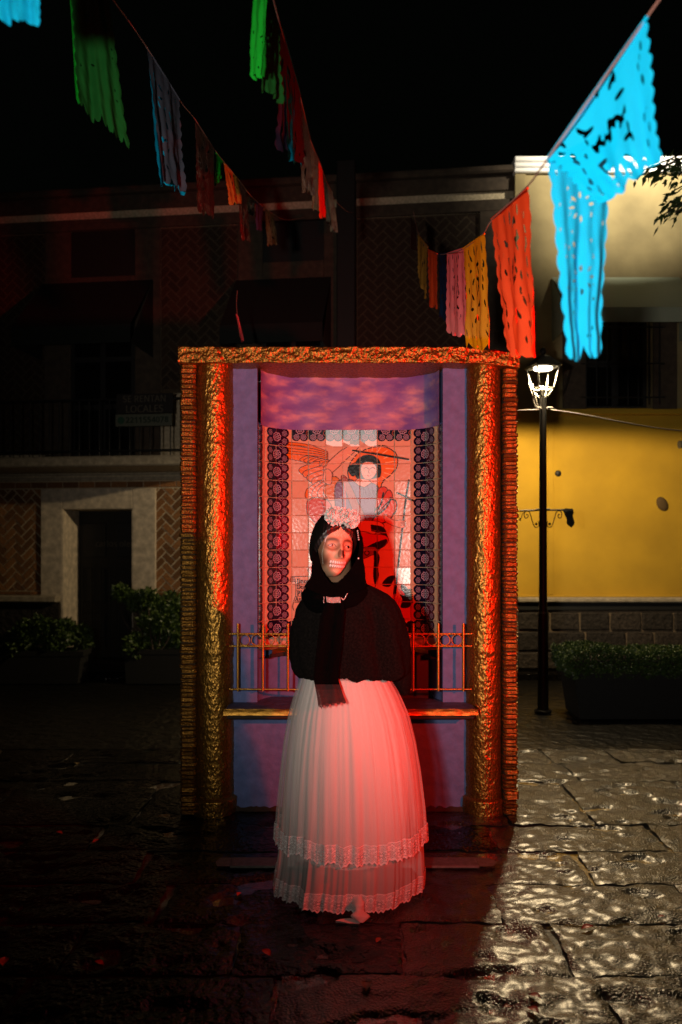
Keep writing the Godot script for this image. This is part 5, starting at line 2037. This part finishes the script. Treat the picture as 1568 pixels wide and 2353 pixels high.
	m.grid(72, 16, func(u, v):
		var a: float = u * TAU
		var ctr := Vector3(-0.022 + 0.100 * sin(a), 1.218 - 0.018 * cos(a) + 0.012 * sin(a), -3.245 + 0.085 * cos(a))
		var out := Vector3(sin(a), 0, cos(a))
		var q: float = -v * TAU
		var r: float = 0.040 + 0.006 * noise.get_noise_2d(sin(a) * 2.0 + 4.0, v * 6.0) + 0.004 * sin(v * TAU * 3.0 + a * 2.0)
		return ctr + out * cos(q) * r + Vector3.UP * sin(q) * r * 1.1, false, true)
	obj("neck_shawl", m, M.black_shawl, t)
	# ---- black knitted cape, arms drawn behind
	var cape := [[1338, 742, 828, 0.075], [1352, 724, 862, 0.09], [1368, 704, 893, 0.105], [1386, 690, 910, 0.118], [1405, 681, 921, 0.128], [1435, 672, 931, 0.138], [1470, 667, 937, 0.145], [1510, 665, 941, 0.152], [1538, 669, 943, 0.156], [1552, 677, 939, 0.154], [1560, 690, 926, 0.146]]
	m = Mb.new()
	m.grid(110, 60, func(u, v):
		var a: float = u * TAU
		var f: float = minf(v / 0.94, 1.0) * (cape.size() - 1)
		var i := mini(int(f), cape.size() - 2)
		var e := func(k: int) -> float: return lerpf(cape[i][k], cape[i + 1][k], f - i)
		var y: float = EYE - (e.call(0) - 1265.0) * 3.2 / F
		var xl: float = (e.call(1) - 784.0) * 3.28 / F
		var xr: float = (e.call(2) - 784.0) * 3.28 / F
		var hd: float = e.call(3)
		var sx: float = signf(sin(a)) * pow(absf(sin(a)), 0.86)
		var sz: float = signf(cos(a)) * pow(absf(cos(a)), 0.86)
		var k: float = 1.0 if v < 0.94 else 1.0 - 1.2 * (v - 0.94) / 0.06 * 0.12
		var fold: float = 0.012 * noise.get_noise_3d(sin(a) * 2.6, y * 5.0, cos(a) * 2.6) + 0.006 * sin(a * 9.0 + y * 7.0) * smoothstep(1.2, 0.9, y) + 0.004 * noise.get_noise_3d(sin(a) * 6.0, y * 11.0, cos(a) * 6.0)
		# the weight of the arms shows as two soft ridges down the front
		fold += 0.012 * gauss((sin(a) - 0.72) / 0.16) * maxf(cos(a), 0.0) + 0.010 * gauss((sin(a) + 0.75) / 0.15) * maxf(cos(a), 0.0)
		fold -= 0.020 * (gauss((sin(a) - 0.44) / 0.10) + 0.8 * gauss((sin(a) + 0.50) / 0.10)) * maxf(cos(a), 0.0) * smoothstep(1.24, 1.12, y)
		var hem: float = 0.012 * noise.get_noise_2d(sin(a) * 3.0, cos(a) * 3.0) * smoothstep(0.8, 0.94, v)
		return Vector3((xl + xr) * 0.5 + ((xr - xl) * 0.5 + fold) * sx * k, y + hem, -3.285 + (hd + fold) * sz * k), true, true)
	obj("cape", m, M.black_wool, t)
	m = Mb.new()
	var sleeve := [[1420, 905, 929], [1450, 893, 937], [1500, 888, 943], [1545, 890, 945], [1575, 900, 945], [1592, 914, 942], [1598, 926, 932]]
	m.grid(36, 36, func(u, v):
		var a: float = u * TAU
		var f: float = v * (sleeve.size() - 1)
		var i := mini(int(f), sleeve.size() - 2)
		var y: float = lerpf(sleeve[i][0], sleeve[i + 1][0], f - i)
		var l: float = lerpf(sleeve[i][1], sleeve[i + 1][1], f - i)
		var r: float = lerpf(sleeve[i][2], sleeve[i + 1][2], f - i)
		var q: float = (r - l) * 0.5 * 3.3 / F
		var fold: float = 1.0 + 0.10 * noise.get_noise_3d(sin(a) * 2.0, y * 0.03, cos(a) * 2.0)
		return at((l + r) * 0.5, y, 3.32) + Vector3(sin(a) * q * fold, 0, cos(a) * q * 1.5 * fold), true, true)
	obj("sleeve", m, M.black_wool, t)
	# ---- scarf end with lace
	var lace_b := mat("black_lace", lin(0.012, 0.009, 0.009), 0.9)
	lace_b.albedo_texture = lace_tex(true)
	lace_b.transparency = BaseMaterial3D.TRANSPARENCY_ALPHA_SCISSOR
	lace_b.alpha_scissor_threshold = 0.5
	var tail := [[1384, 748, 792, 3.115], [1420, 736, 791, 3.105], [1480, 729, 787, 3.10], [1540, 722, 779, 3.095], [1562, 721, 778, 3.085], [1595, 728, 788, 3.05], [1624, 733, 797, 3.02]]
	var strip := func(u: float, v: float) -> Vector3:
		var f: float = v * (tail.size() - 1)
		var i := mini(int(f), tail.size() - 2)
		var e := func(k: int) -> float: return lerpf(tail[i][k], tail[i + 1][k], f - i)
		var x: float = lerpf(e.call(1), e.call(2), u)
		var y: float = e.call(0) + 12.0 * (0.5 - u) * smoothstep(0.8, 1.0, v)
		return at(x, y, e.call(3) - 0.006 * sin(u * 9.0 + v * 2.0) - 0.004 * noise.get_noise_2d(u * 4.0, v * 9.0))
	m = Mb.new()
	m.grid(20, 50, func(u, v): return strip.call(u, v * 0.78), true)
	obj("scarf_end", m, M.black_shawl, t)
	m = Mb.new()
	m.grid(30, 16, func(u, v): return strip.call(u, lerpf(0.72, 1.0, v)) + Vector3(0, 0, 0.003), true, false, null, Vector2(0.6, 1.0))
	obj("scarf_lace", m, lace_b, t)
	# ---- bead brooch
	m = Mb.new()
	for r in 5:
		for k in 11:
			m.ball(at(751 + k * 3.0 + r * 0.3, 1372 + r * 2.6 + 0.25 * k + 1.2 * sin(k * 0.5), 3.088 - 0.004 * sin(k * 0.3)), Vector3.ONE * 0.0025, 7, 5)
	var brooch := obj("brooch", m, M.bead, t)
	m = Mb.new()
	for k in 16:
		m.ball(at(785 + k * 0.9, 1374 + 4.0 * sin(k * 0.35) + (0.0 if k < 11 else -(k - 11) * 1.6), 3.088), Vector3.ONE * 0.002, 7, 5)
	for k in 6:
		m.ball(at(744.5 + 0.6 * sin(k * 1.3), 1372 + k * 2.6, 3.088), Vector3.ONE * 0.002, 7, 5)
	obj("bead_chain", m, M.bead, brooch)
	# ---- skirt: satin slip, then two tiers of tulle edged with lace
	var sil := [[1545, 694, 890], [1560, 690, 898], [1580, 683, 910], [1600, 676, 920], [1640, 665, 937], [1700, 655, 952], [1760, 649, 962], [1850, 642, 972], [1920, 638, 975], [1980, 634, 974], [2020, 629, 971], [2042, 627, 968]]
	var ring := func(a: float, y: float, k: float, pleat: float, ph: float) -> Vector3:
		var py: float = 1265.0 + (EYE - y) * F / PZ
		var xl: float = (tab(sil, py, 1) - 784.0) * PZ / F
		var xr: float = (tab(sil, py, 2) - 784.0) * PZ / F
		var half: float = (xr - xl) * 0.5
		var w: float = 1.5 * noise.get_noise_3d(sin(a) * 2.6 + ph, y * 0.5, cos(a) * 2.6) + 1.1 * noise.get_noise_3d(sin(a) * 6.0 + ph, y * 0.6 + ph, cos(a) * 6.0)
		w += 0.5 * noise2.get_noise_3d(sin(a) * 17.0, y * 0.7 + ph, cos(a) * 17.0) + 0.22 * sin(a * 61.0 + ph + 4.0 * sin(a * 3.0)) * smoothstep(0.5, 0.9, y)
		var r: float = half * k + pleat * w
		return Vector3((xl + xr) * 0.5 + r * sin(a), y, -PZ + r * 0.93 * cos(a))
	m = Mb.new()
	m.grid(160, 40, func(u, v):
		var y: float = lerpf(0.16, 0.905, v)
		return ring.call(u * TAU, y, 0.86 - 0.12 * smoothstep(0.6, 0.16, y), 0.003 + 0.006 * (1.0 - v), 0.4), false, true)
	obj("slip", m, M.slip, t)
	m = Mb.new()
	m.grid(260, 46, func(u, v):
		var a: float = u * TAU
		var y: float = lerpf(0.028 + 0.012 * noise.get_noise_2d(sin(a) * 2.0, cos(a) * 2.0), 0.90, v)
		return ring.call(a, y, 0.955 + 0.035 * smoothstep(0.3, 0.02, y), 0.003 + 0.012 * (1.0 - v), 2.0), false, true)
	var under := obj("under_tier", m, M.under_tulle, t)
	m = Mb.new()
	m.grid(260, 40, func(u, v):
		var a: float = u * TAU
		var y: float = lerpf(0.215 + 0.012 * noise.get_noise_2d(sin(a) * 3.0 + 9.0, cos(a) * 3.0), 0.905, v)
		return ring.call(a, y, 1.0, 0.003 + 0.011 * (1.0 - v), 5.0), false, true)
	var over := obj("upper_tier", m, M.tulle, t)
	var lace_w := mat("white_lace", lin(0.80, 0.76, 0.74), 0.9)
	lace_w.albedo_texture = lace_tex(false)
	lace_w.transparency = BaseMaterial3D.TRANSPARENCY_ALPHA_SCISSOR
	lace_w.alpha_scissor_threshold = 0.5
	m = Mb.new()
	m.grid(260, 5, func(u, v):
		var a: float = u * TAU
		var y: float = 0.028 + 0.012 * noise.get_noise_2d(sin(a) * 2.0, cos(a) * 2.0)
		var q: Vector3 = ring.call(a, y + lerpf(0.062, -0.012, v), 0.955 + 0.035 * smoothstep(0.3, 0.02, y), 0.0148, 2.0) - Vector3(0, lerpf(0.062, -0.012, v), 0)
		return q + Vector3(sin(a), 0, cos(a)) * 0.002 + Vector3(0, lerpf(0.062, -0.012, v), 0), true, true, null, Vector2(3, 1))
	obj("lace_trim", m, lace_w, under)
	m = Mb.new()
	m.grid(260, 5, func(u, v):
		var a: float = u * TAU
		var y: float = 0.215 + 0.012 * noise.get_noise_2d(sin(a) * 3.0 + 9.0, cos(a) * 3.0)
		var q: Vector3 = ring.call(a, y + lerpf(0.066, -0.014, v), 1.0, 0.0136, 5.0) - Vector3(0, lerpf(0.066, -0.014, v), 0)
		return q + Vector3(sin(a), 0, cos(a)) * 0.003 + Vector3(0, lerpf(0.066, -0.014, v), 0), true, true, null, Vector2(3, 1))
	obj("lace_trim", m, lace_w, over)
	# knotted end of the tulle trailing in front
	m = Mb.new()
	m.grid(20, 14, func(u, v):
		var r: float = tab([[0.0, 0.012], [0.35, 0.030], [0.55, 0.016], [0.75, 0.034], [1.0, 0.006]], v) * (1.0 + 0.3 * sin(u * 12.0 + v * 5.0))
		var mid := Vector3(lerpf(0.062, 0.075, v), lerpf(0.085, 0.012, v), -3.03 + 0.06 * v)
		return mid + Vector3(sin(u * TAU) * r, 0.3 * r * cos(u * TAU), cos(u * TAU) * r * 0.6), true, true)
	m.grid(8, 6, func(u, v): return Vector3(lerpf(0.07, -0.02, v), 0.010 + 0.006 * sin(u * 5.0 + v * 3.0), -2.985 + lerpf(-0.02, 0.025, u) * (1.0 - v * 0.7)))
	obj("trailing_knot", m, M.slip, t)


# ================================================================ cut-paper banners on strings
func banner(label: String, tl: Vector3, tr: Vector3, bl: Vector3, br: Vector3, m: Material, seed_no: int, cuts := 1.0, fringe := 7, flutter := 0.012, folded := 0.0) -> void:
	var r := RandomNumberGenerator.new()
	r.seed = seed_no
	var wd := (tr - tl).length()
	var ht := ((bl - tl).length() + (br - tr).length()) * 0.5
	var nrm := (tr - tl).cross(tl - bl).normalized()
	var ph := r.randf() * 6.0
	var holes := []
	if cuts > 0.0:
		for e in [[0.5, 0.24], [0.5, 0.60]]:
			for k in 8:
				var a := TAU * k / 8.0 + ph
				if r.randf() < 0.85 * cuts:
					holes.append([e[0] + cos(a) * 0.17, e[1] + sin(a) * 0.17 * wd / ht, 0.055, 0.019 * wd / ht, atan2(sin(a), cos(a))])
		for k in 12:
			for s in [0.12, 0.30, 0.70, 0.88]:
				if r.randf() < 0.55 * cuts:
					holes.append([s + r.randf_range(-0.03, 0.03), 0.07 + 0.07 * k + r.randf_range(-0.015, 0.015), 0.014, 0.045 * wd / ht, r.randf_range(-0.5, 0.5)])
		for k in 6:
			if r.randf() < 0.7 * cuts:
				holes.append([0.24 + 0.105 * k, 0.885, 0.014, 0.035 * wd / ht, 0.0])
			if r.randf() < 0.6 * cuts:
				holes.append([0.22 + 0.11 * k, 0.42 + r.randf_range(-0.02, 0.02), 0.014, 0.04 * wd / ht, r.randf_range(-0.6, 0.6)])
	var asp := ht / wd
	var f := func(u: float, v: float) -> float:
		var side: float = 0.035 * (1.0 - absf(sin(v * PI * 9.0)))
		var d: float = minf(u - side, 1.0 - u - side) * 2.0
		var tip: float = 0.055 * (1.0 - pow(absf(sin(u * PI * fringe)), 0.6)) + 0.02 * sin(u * 17.0 + ph)
		d = minf(d, (1.0 - tip - v) * 2.0 * asp)
		for h in holes:
			var dx: float = u - h[0]
			var dy: float = v - h[1]
			if absf(dx) > 0.13 or absf(dy) > 0.13:
				continue
			var ca := cos(h[4])
			var sa := sin(h[4])
			var ex: float = (dx * ca + dy * asp * sa) / h[2]
			var ey: float = (-dx * sa + dy * asp * ca) / (h[3] * asp)
			d = minf(d, (sqrt(ex * ex + ey * ey) - 1.0) * 0.08)
		return d
	var p := func(u: float, v: float) -> Vector3:
		var q: Vector3 = tl.lerp(tr, u).lerp(bl.lerp(br, u), v)
		var a: float = sin(u * 11.0 + ph + v * 1.5) * 0.55 + sin(u * 27.0 + ph * 3.0 + v * 2.0) * 0.28 + 0.5 * noise.get_noise_2d(u * 3.0 + ph * 7.0, v * 2.5)
		return q + nrm * flutter * a * (0.25 + v) + nrm * folded * sin(v * PI) + (tr - tl) * 0.02 * sin(v * 7.0 + ph) * v
	var nu := 36
	var nv := int(clampf(36.0 * asp, 50, 130))
	var pts := PackedVector3Array()
	var val := PackedFloat32Array()
	var w := nu + 1
	for j in nv + 1:
		for i in w:
			pts.append(p.call(float(i) / nu, float(j) / nv))
			val.append(f.call(float(i) / nu, float(j) / nv))
	var mb := Mb.new()
	var nn := PackedVector3Array()
	for j in nv + 1:
		for i in w:
			var du := pts[j * w + mini(i + 1, nu)] - pts[j * w + maxi(i - 1, 0)]
			var dv := pts[mini(j + 1, nv) * w + i] - pts[maxi(j - 1, 0) * w + i]
			nn.append(dv.cross(du).normalized())
	for j in nv:
		for i in nu:
			for tri in [[j * w + i, (j + 1) * w + i, (j + 1) * w + i + 1], [j * w + i, (j + 1) * w + i + 1, j * w + i + 1]]:
				var out := []
				for k in 3:
					var a: int = tri[k]
					var b: int = tri[(k + 1) % 3]
					if val[a] > 0.0:
						out.append([pts[a], nn[a]])
					if (val[a] > 0.0) != (val[b] > 0.0):
						var s := val[a] / (val[a] - val[b])
						out.append([pts[a].lerp(pts[b], s), nn[a].lerp(nn[b], s)])
				if out.size() < 3:
					continue
				var base := mb.v.size()
				for q in out:
					mb.v.append(q[0])
					mb.n.append(q[1])
					mb.uv.append(Vector2.ZERO)
					mb.c.append(Color.WHITE)
				for k in range(1, out.size() - 1):
					mb.ix.append_array([base, base + k + 1, base + k])
	if mb.ix.is_empty():
		return
	# the hem folded over the string
	var hem := Mb.new()
	hem.tube([tl, tl.lerp(tr, 0.33), tl.lerp(tr, 0.67), tr], 0.004, 5)
	var o := obj("paper_banner", mb, m)
	tag(o, label, "paper banner", "cut-paper banners strung over the plaza")
	obj("folded_hem", hem, m, o)


func film(name: String, r: float, g: float, b: float, glow := 0.35) -> StandardMaterial3D:
	var m := mat(name, lin(r, g, b), 0.6)
	m.specular_mode = BaseMaterial3D.SPECULAR_DISABLED
	m.backlight_enabled = true
	m.backlight = Color(glow, glow, glow)
	return m


func foil(name: String, r: float, g: float, b: float) -> StandardMaterial3D:
	var m := mat(name, lin(r, g, b), 0.28, 0.45)
	world_tex(m, noise_tex(0.05, 0.35, 1.0, 31), 5.0, noise_tex(0.03, 0.0, 1.0, 32, FastNoiseLite.TYPE_SIMPLEX, 256, 4), 1.2)
	m.uv1_scale = Vector3(16, 3, 16)
	return m


func string_line(label: String, pts: Array) -> void:
	var m := Mb.new()
	m.tube(spline(pts, 6), 0.0022, 5)
	tag(obj("string", m, M.string), label, "string")


func make_banners() -> void:
	mat("string", lin(0.30, 0.13, 0.10), 0.8)
	var blue := film("blue_film", 0.004, 0.46, 0.78)
	var blue_dim := film("dim_blue_film", 0.004, 0.36, 0.60, 0.2)
	var red := film("red_film", 0.85, 0.06, 0.012)
	var orange := film("orange_film", 0.98, 0.30, 0.003)
	var pink := film("pink_film", 0.98, 0.15, 0.17)
	var navy := film("navy_film", 0.008, 0.018, 0.05, 0.1)
	var green := film("green_film", 0.008, 0.30, 0.02, 0.2)
	var dgreen := film("dark_green_film", 0.008, 0.075, 0.014, 0.2)
	var plum := film("plum_film", 0.05, 0.028, 0.06, 0.2)
	var slate := film("slate_film", 0.07, 0.075, 0.10, 0.2)
	var maroon := foil("maroon_foil", 0.16, 0.03, 0.02)
	var goldf := foil("gold_foil", 0.36, 0.17, 0.03)
	var redf := foil("red_foil", 0.45, 0.03, 0.012)
	var silver := foil("silver_foil", 0.5, 0.45, 0.36)
	var blackf := foil("black_foil", 0.02, 0.02, 0.022)
	var ochre := film("ochre_film", 0.42, 0.19, 0.03, 0.2)
	# the right-hand string, from near the lens back to the shrine's far side
	string_line("thin string of banners rising to the photo's upper right corner", [at(1545, -40, 1.42), at(1488, 38, 1.46), at(1258, 366, 1.62), at(1208, 432, 2.05), at(1130, 506, 2.5), at(1110, 537, 3.1), at(1065, 572, 3.5), at(1028, 583, 4.15), at(1003, 584, 4.9), at(985, 573, 5.4), at(962, 538, 6.0), at(950, 485, 6.7)])
	banner("large blue banner blown sideways at the upper right, nearest the viewer", at(1258, 366, 1.62), at(1488, 38, 1.46), at(1385, 478, 1.58), at(1520, 372, 1.46), blue, 101, 1.0, 4, 0.012)
	banner("long blue banner hanging straight down before the white cornice", at(1260, 372, 1.63), at(1404, 352, 1.66), at(1304, 832, 1.63), at(1386, 822, 1.66), blue, 102, 1.0, 6, 0.014)
	banner("bright red banner hanging just above the shrine's right corner", at(1130, 504, 2.5), at(1213, 432, 2.1), at(1170, 822, 2.42), at(1230, 822, 2.2), red, 103, 0.9, 5, 0.018)
	banner("orange-yellow banner hanging above the right end of the gold beam", at(1064, 571, 3.5), at(1114, 537, 3.1), at(1075, 800, 3.5), at(1124, 807, 3.3), orange, 104, 1.0, 7, 0.014)
	banner("pink banner between the orange-yellow and the navy ones", at(1028, 583, 4.15), at(1066, 570, 3.8), at(1031, 770, 4.1), at(1072, 777, 3.9), pink, 105, 0.8, 7, 0.014)
	banner("narrow dark navy banner left of the pink one", at(1007, 582, 4.7), at(1024, 582, 4.4), at(1012, 728, 4.7), at(1031, 744, 4.5), navy, 106, 0.5, 4)
	banner("small plain red banner left of the dark navy one", at(984, 573, 5.3), at(1005, 583, 4.9), at(984, 704, 5.3), at(1007, 711, 5.0), red, 107, 0.0, 6)
	M.red_film.resource_name = "red_film"
	banner("tattered dull gold banner near the far end of the right string", at(961, 540, 5.9), at(984, 568, 5.5), at(961, 640, 5.9), at(981, 690, 5.6), ochre, 108, 0.4, 5)
	banner("small brown tuft of banner at the far end of the right string", at(943, 500, 6.5), at(958, 520, 6.2), at(944, 572, 6.5), at(957, 577, 6.2), maroon, 109, 0.0, 5)
	# the middle string, coming down from the top edge
	string_line("thin reddish string of banners coming down from the top middle", [at(620, -40, 2.0), at(645, 62, 2.45), at(690, 222, 3.15), at(714, 322, 3.8), at(735, 372, 4.4), at(752, 422, 5.0), at(772, 462, 6.0), at(800, 487, 7.5), at(812, 488, 8.5)])
	banner("bright and dark green banner cut by the photo's top edge, middle string", at(584, -30, 2.3), at(616, -30, 2.2), at(573, 182, 2.3), at(611, 176, 2.2), green, 111, 0.3, 4)
	banner("dark green foil banner behind the bright green one, middle string", at(606, -20, 2.28), at(640, 30, 2.42), at(600, 205, 2.28), at(648, 240, 2.4), dgreen, 112, 0.3, 4)
	banner("plum and blue banner with bright blue tips, middle string", at(646, 64, 2.48), at(690, 220, 3.1), at(641, 345, 2.5), at(699, 385, 3.05), plum, 113, 1.0, 5)
	banner("blue film showing behind the plum banner on the middle string", at(648, 66, 2.56), at(690, 216, 3.2), at(662, 372, 2.6), at(697, 388, 3.1), blue_dim, 114, 0.4, 3)
	banner("glinting maroon foil banner on the middle string", at(690, 224, 3.2), at(713, 320, 3.75), at(693, 440, 3.2), at(719, 448, 3.7), maroon, 115, 0.6, 6)
	banner("dull gold foil banner on the middle string", at(713, 322, 3.85), at(733, 370, 4.3), at(716, 484, 3.9), at(734, 486, 4.25), goldf, 116, 0.3, 5)
	banner("thin plain bright red banner on the middle string", at(731, 370, 4.4), at(741, 394, 4.6), at(737, 503, 4.4), at(748, 502, 4.6), red, 117, 0.0, 4)
	banner("thin black foil banner right of the bright red one, middle string", at(742, 395, 4.7), at(752, 420, 5.0), at(750, 508, 4.7), at(758, 520, 4.95), blackf, 118, 0.2, 4)
	banner("silver and red foil banner at the low end of the middle string", at(751, 420, 5.1), at(764, 442, 5.4), at(760, 533, 5.1), at(777, 536, 5.4), silver, 119, 0.4, 5)
	# the left-hand string
	string_line("thin reddish string of banners sloping down across the upper left", [at(225, -40, 2.3), at(262, 2, 2.5), at(335, 105, 2.9), at(413, 230, 3.25), at(450, 276, 3.6), at(498, 350, 4.05), at(550, 414, 4.6), at(582, 455, 5.1), at(628, 492, 5.9), at(660, 505, 7.0), at(700, 500, 9.0)])
	banner("blue banner tip cut by the photo's upper left corner", at(-20, -140, 1.6), at(92, -140, 1.6), at(-12, 46, 1.6), at(92, 60, 1.6), blue_dim, 121, 0.0, 3, 0.01)
	banner("wide dark green banner on the left string", at(160, -40, 2.4), at(250, -16, 2.45), at(178, 245, 2.4), at(300, 345, 2.5), dgreen, 122, 0.3, 9, 0.02)
	banner("narrow green film edge of the wide dark green banner", at(158, -40, 2.43), at(176, -36, 2.43), at(177, 238, 2.43), at(190, 246, 2.43), green, 123, 0.0, 3, 0.006)
	banner("slate banner with blue scalloped edge on the left string", at(336, 106, 2.92), at(413, 229, 3.22), at(372, 412, 2.95), at(424, 440, 3.2), slate, 124, 1.0, 5, 0.014)
	banner("blue film showing behind the slate banner on the left string", at(337, 108, 3.0), at(412, 230, 3.3), at(364, 420, 3.03), at(423, 449, 3.28), blue_dim, 125, 0.8, 4)
	banner("glinting maroon foil banner on the left string", at(449, 275, 3.62), at(493, 344, 4.0), at(456, 488, 3.65), at(496, 508, 3.95), maroon, 126, 0.6, 8)
	banner("small torn green banner on the left string", at(497, 352, 4.05), at(512, 372, 4.2), at(495, 430, 4.05), at(505, 410, 4.15), green, 127, 1.0, 3)
	banner("short ochre banner on the left string", at(514, 374, 4.25), at(547, 412, 4.55), at(532, 472, 4.3), at(556, 470, 4.5), ochre, 128, 0.4, 4)
	banner("red and gold foil banner on the left string", at(546, 411, 4.6), at(566, 438, 4.9), at(556, 553, 4.65), at(578, 558, 4.85), redf, 129, 0.6, 6)
	banner("short black foil banner on the left string", at(570, 448, 5.0), at(586, 464, 5.2), at(572, 490, 5.0), at(583, 500, 5.15), blackf, 130, 0.4, 3)
	banner("small dull magenta banner on the left string", at(588, 462, 5.25), at(606, 477, 5.5), at(589, 530, 5.3), at(602, 533, 5.45), plum, 131, 0.2, 4)
	banner("orange and silver foil banner at the low end of the left string", at(610, 482, 5.6), at(629, 496, 5.9), at(616, 566, 5.65), at(638, 564, 5.85), goldf, 132, 0.5, 6)
	# torn scrap above the shrine
	string_line("short loose thread hanging above the shrine's top left corner", [at(546, 668, 6.4), at(544, 705, 6.4), at(552, 775, 6.4)])
	banner("torn pale pink paper scrap above the shrine's top left", at(543, 722, 6.4), at(549, 732, 6.4), at(555, 786, 6.4), at(562, 782, 6.4), pink, 133, 0.0, 2, 0.02)


# ================================================================ small things on the ground
func make_small_things() -> void:
	# flush metal strip across the slabs
	var t := thing("floor_strip", "long flat metal floor strip with pointed ends behind the skirt's hem", "floor strip", Vector3(0.06, 0, -3.55))
	var m := Mb.new()
	var p := PackedVector2Array([Vector2(-0.545, -3.61), Vector2(0.685, -3.61), Vector2(0.70, -3.56), Vector2(0.675, -3.50), Vector2(-0.535, -3.50), Vector2(-0.555, -3.55)])
	var xf := Transform3D(Basis(Vector3(1, 0, 0), Vector3(0, 0, 1), Vector3(0, 1, 0)), Vector3.ZERO)
	m.box(Vector3(0.06, 0.006, -3.555), Vector3(1.10, 0.012, 0.10), 0.003)
	obj("strip", m, M.floor_metal, t)
	for e in [[-0.49, -0.545, -0.56], [0.61, 0.665, 0.70]]:
		m = Mb.new()
		var y := 0.010
		m.quad(Vector3(e[0], y, -3.505), Vector3(e[1], y, -3.505), Vector3(e[1], y, -3.605), Vector3(e[0], y, -3.605))
		m.tri(Vector3(e[1], y, -3.505), Vector3(e[2], y, -3.555), Vector3(e[1], y, -3.605))
		obj("end_plate", m, M.floor_metal, t)
	# fallen leaves, each where it lies
	var rust := mat("rust_leaf", lin(0.40, 0.09, 0.02), 0.5)
	var redl := mat("red_leaf", lin(0.42, 0.03, 0.015), 0.4)
	var pale := mat("pale_leaf", lin(0.22, 0.15, 0.06), 0.5)
	var spots := [[1350, 2133, 0.040, 1, "red fallen leaf right of the skirt, lying alone on a lit slab"], [1520, 2109, 0.022, 1, "small red fallen leaf near the right edge of the plaza"], [1167, 2309, 0.026, 1, "small red fallen leaf by the puddle, leftmost of three"], [1229, 2299, 0.034, 1, "red fallen leaf by the puddle, farthest of three"], [1225, 2328, 0.038, 1, "largest red fallen leaf by the puddle, nearest the viewer"],
		[137, 1917, 0.03, 2, "pale fallen leaf far left on the dark slabs, farther of two"], [220, 1932, 0.026, 0, "rust fallen leaf far left on the dark slabs, nearer of two"], [179, 1753, 0.045, 2, "pale greenish fallen leaf on the dark street at the left"], [229, 2208, 0.03, 1, "red fallen leaf on the dark slabs at the lower left"], [550, 2056, 0.028, 0, "rust fallen leaf just left of the skirt's hem"],
		[870, 2167, 0.026, 0, "curled orange leaf just before the skirt's hem"], [613, 2199, 0.038, 0, "curled rust leaf on the dark slabs left of centre"], [842, 2271, 0.05, 2, "broad pale leaf on the dark slabs near the bottom middle"], [565, 2326, 0.026, 2, "small pale leaf at the bottom edge, left of centre"], [10, 2218, 0.04, 0, "rust fallen leaf at the photo's left edge"]]
	for e in spots:
		var d: float = F * EYE / (e[1] - 1265.0)
		var at0 := at(e[0], e[1], d)
		var a := rng.randf() * TAU
		var lf := Mb.new()
		var s: float = e[2]
		lf.grid(6, 8, func(u, v):
			var w: float = (u - 0.5) * 0.75 * s * sin(clampf(v, 0.02, 1.0) * PI) * (1.0 + 0.15 * sin(v * 25.0))
			var l: float = (v - 0.5) * s * 1.3
			return Vector3(w * cos(a) - l * sin(a), 0.008 + 0.25 * s * pow(u * 2.0 - 1.0, 2) * 0.4 + 0.12 * s * sin(v * 4.0), w * sin(a) + l * cos(a)) + Vector3(at0.x, ground_h(at0.x, at0.z), at0.z), true)
		tag(obj("fallen_leaf", lf, [rust, redl, pale][e[3]]), e[4], "leaf", "fallen leaves on the wet slabs")
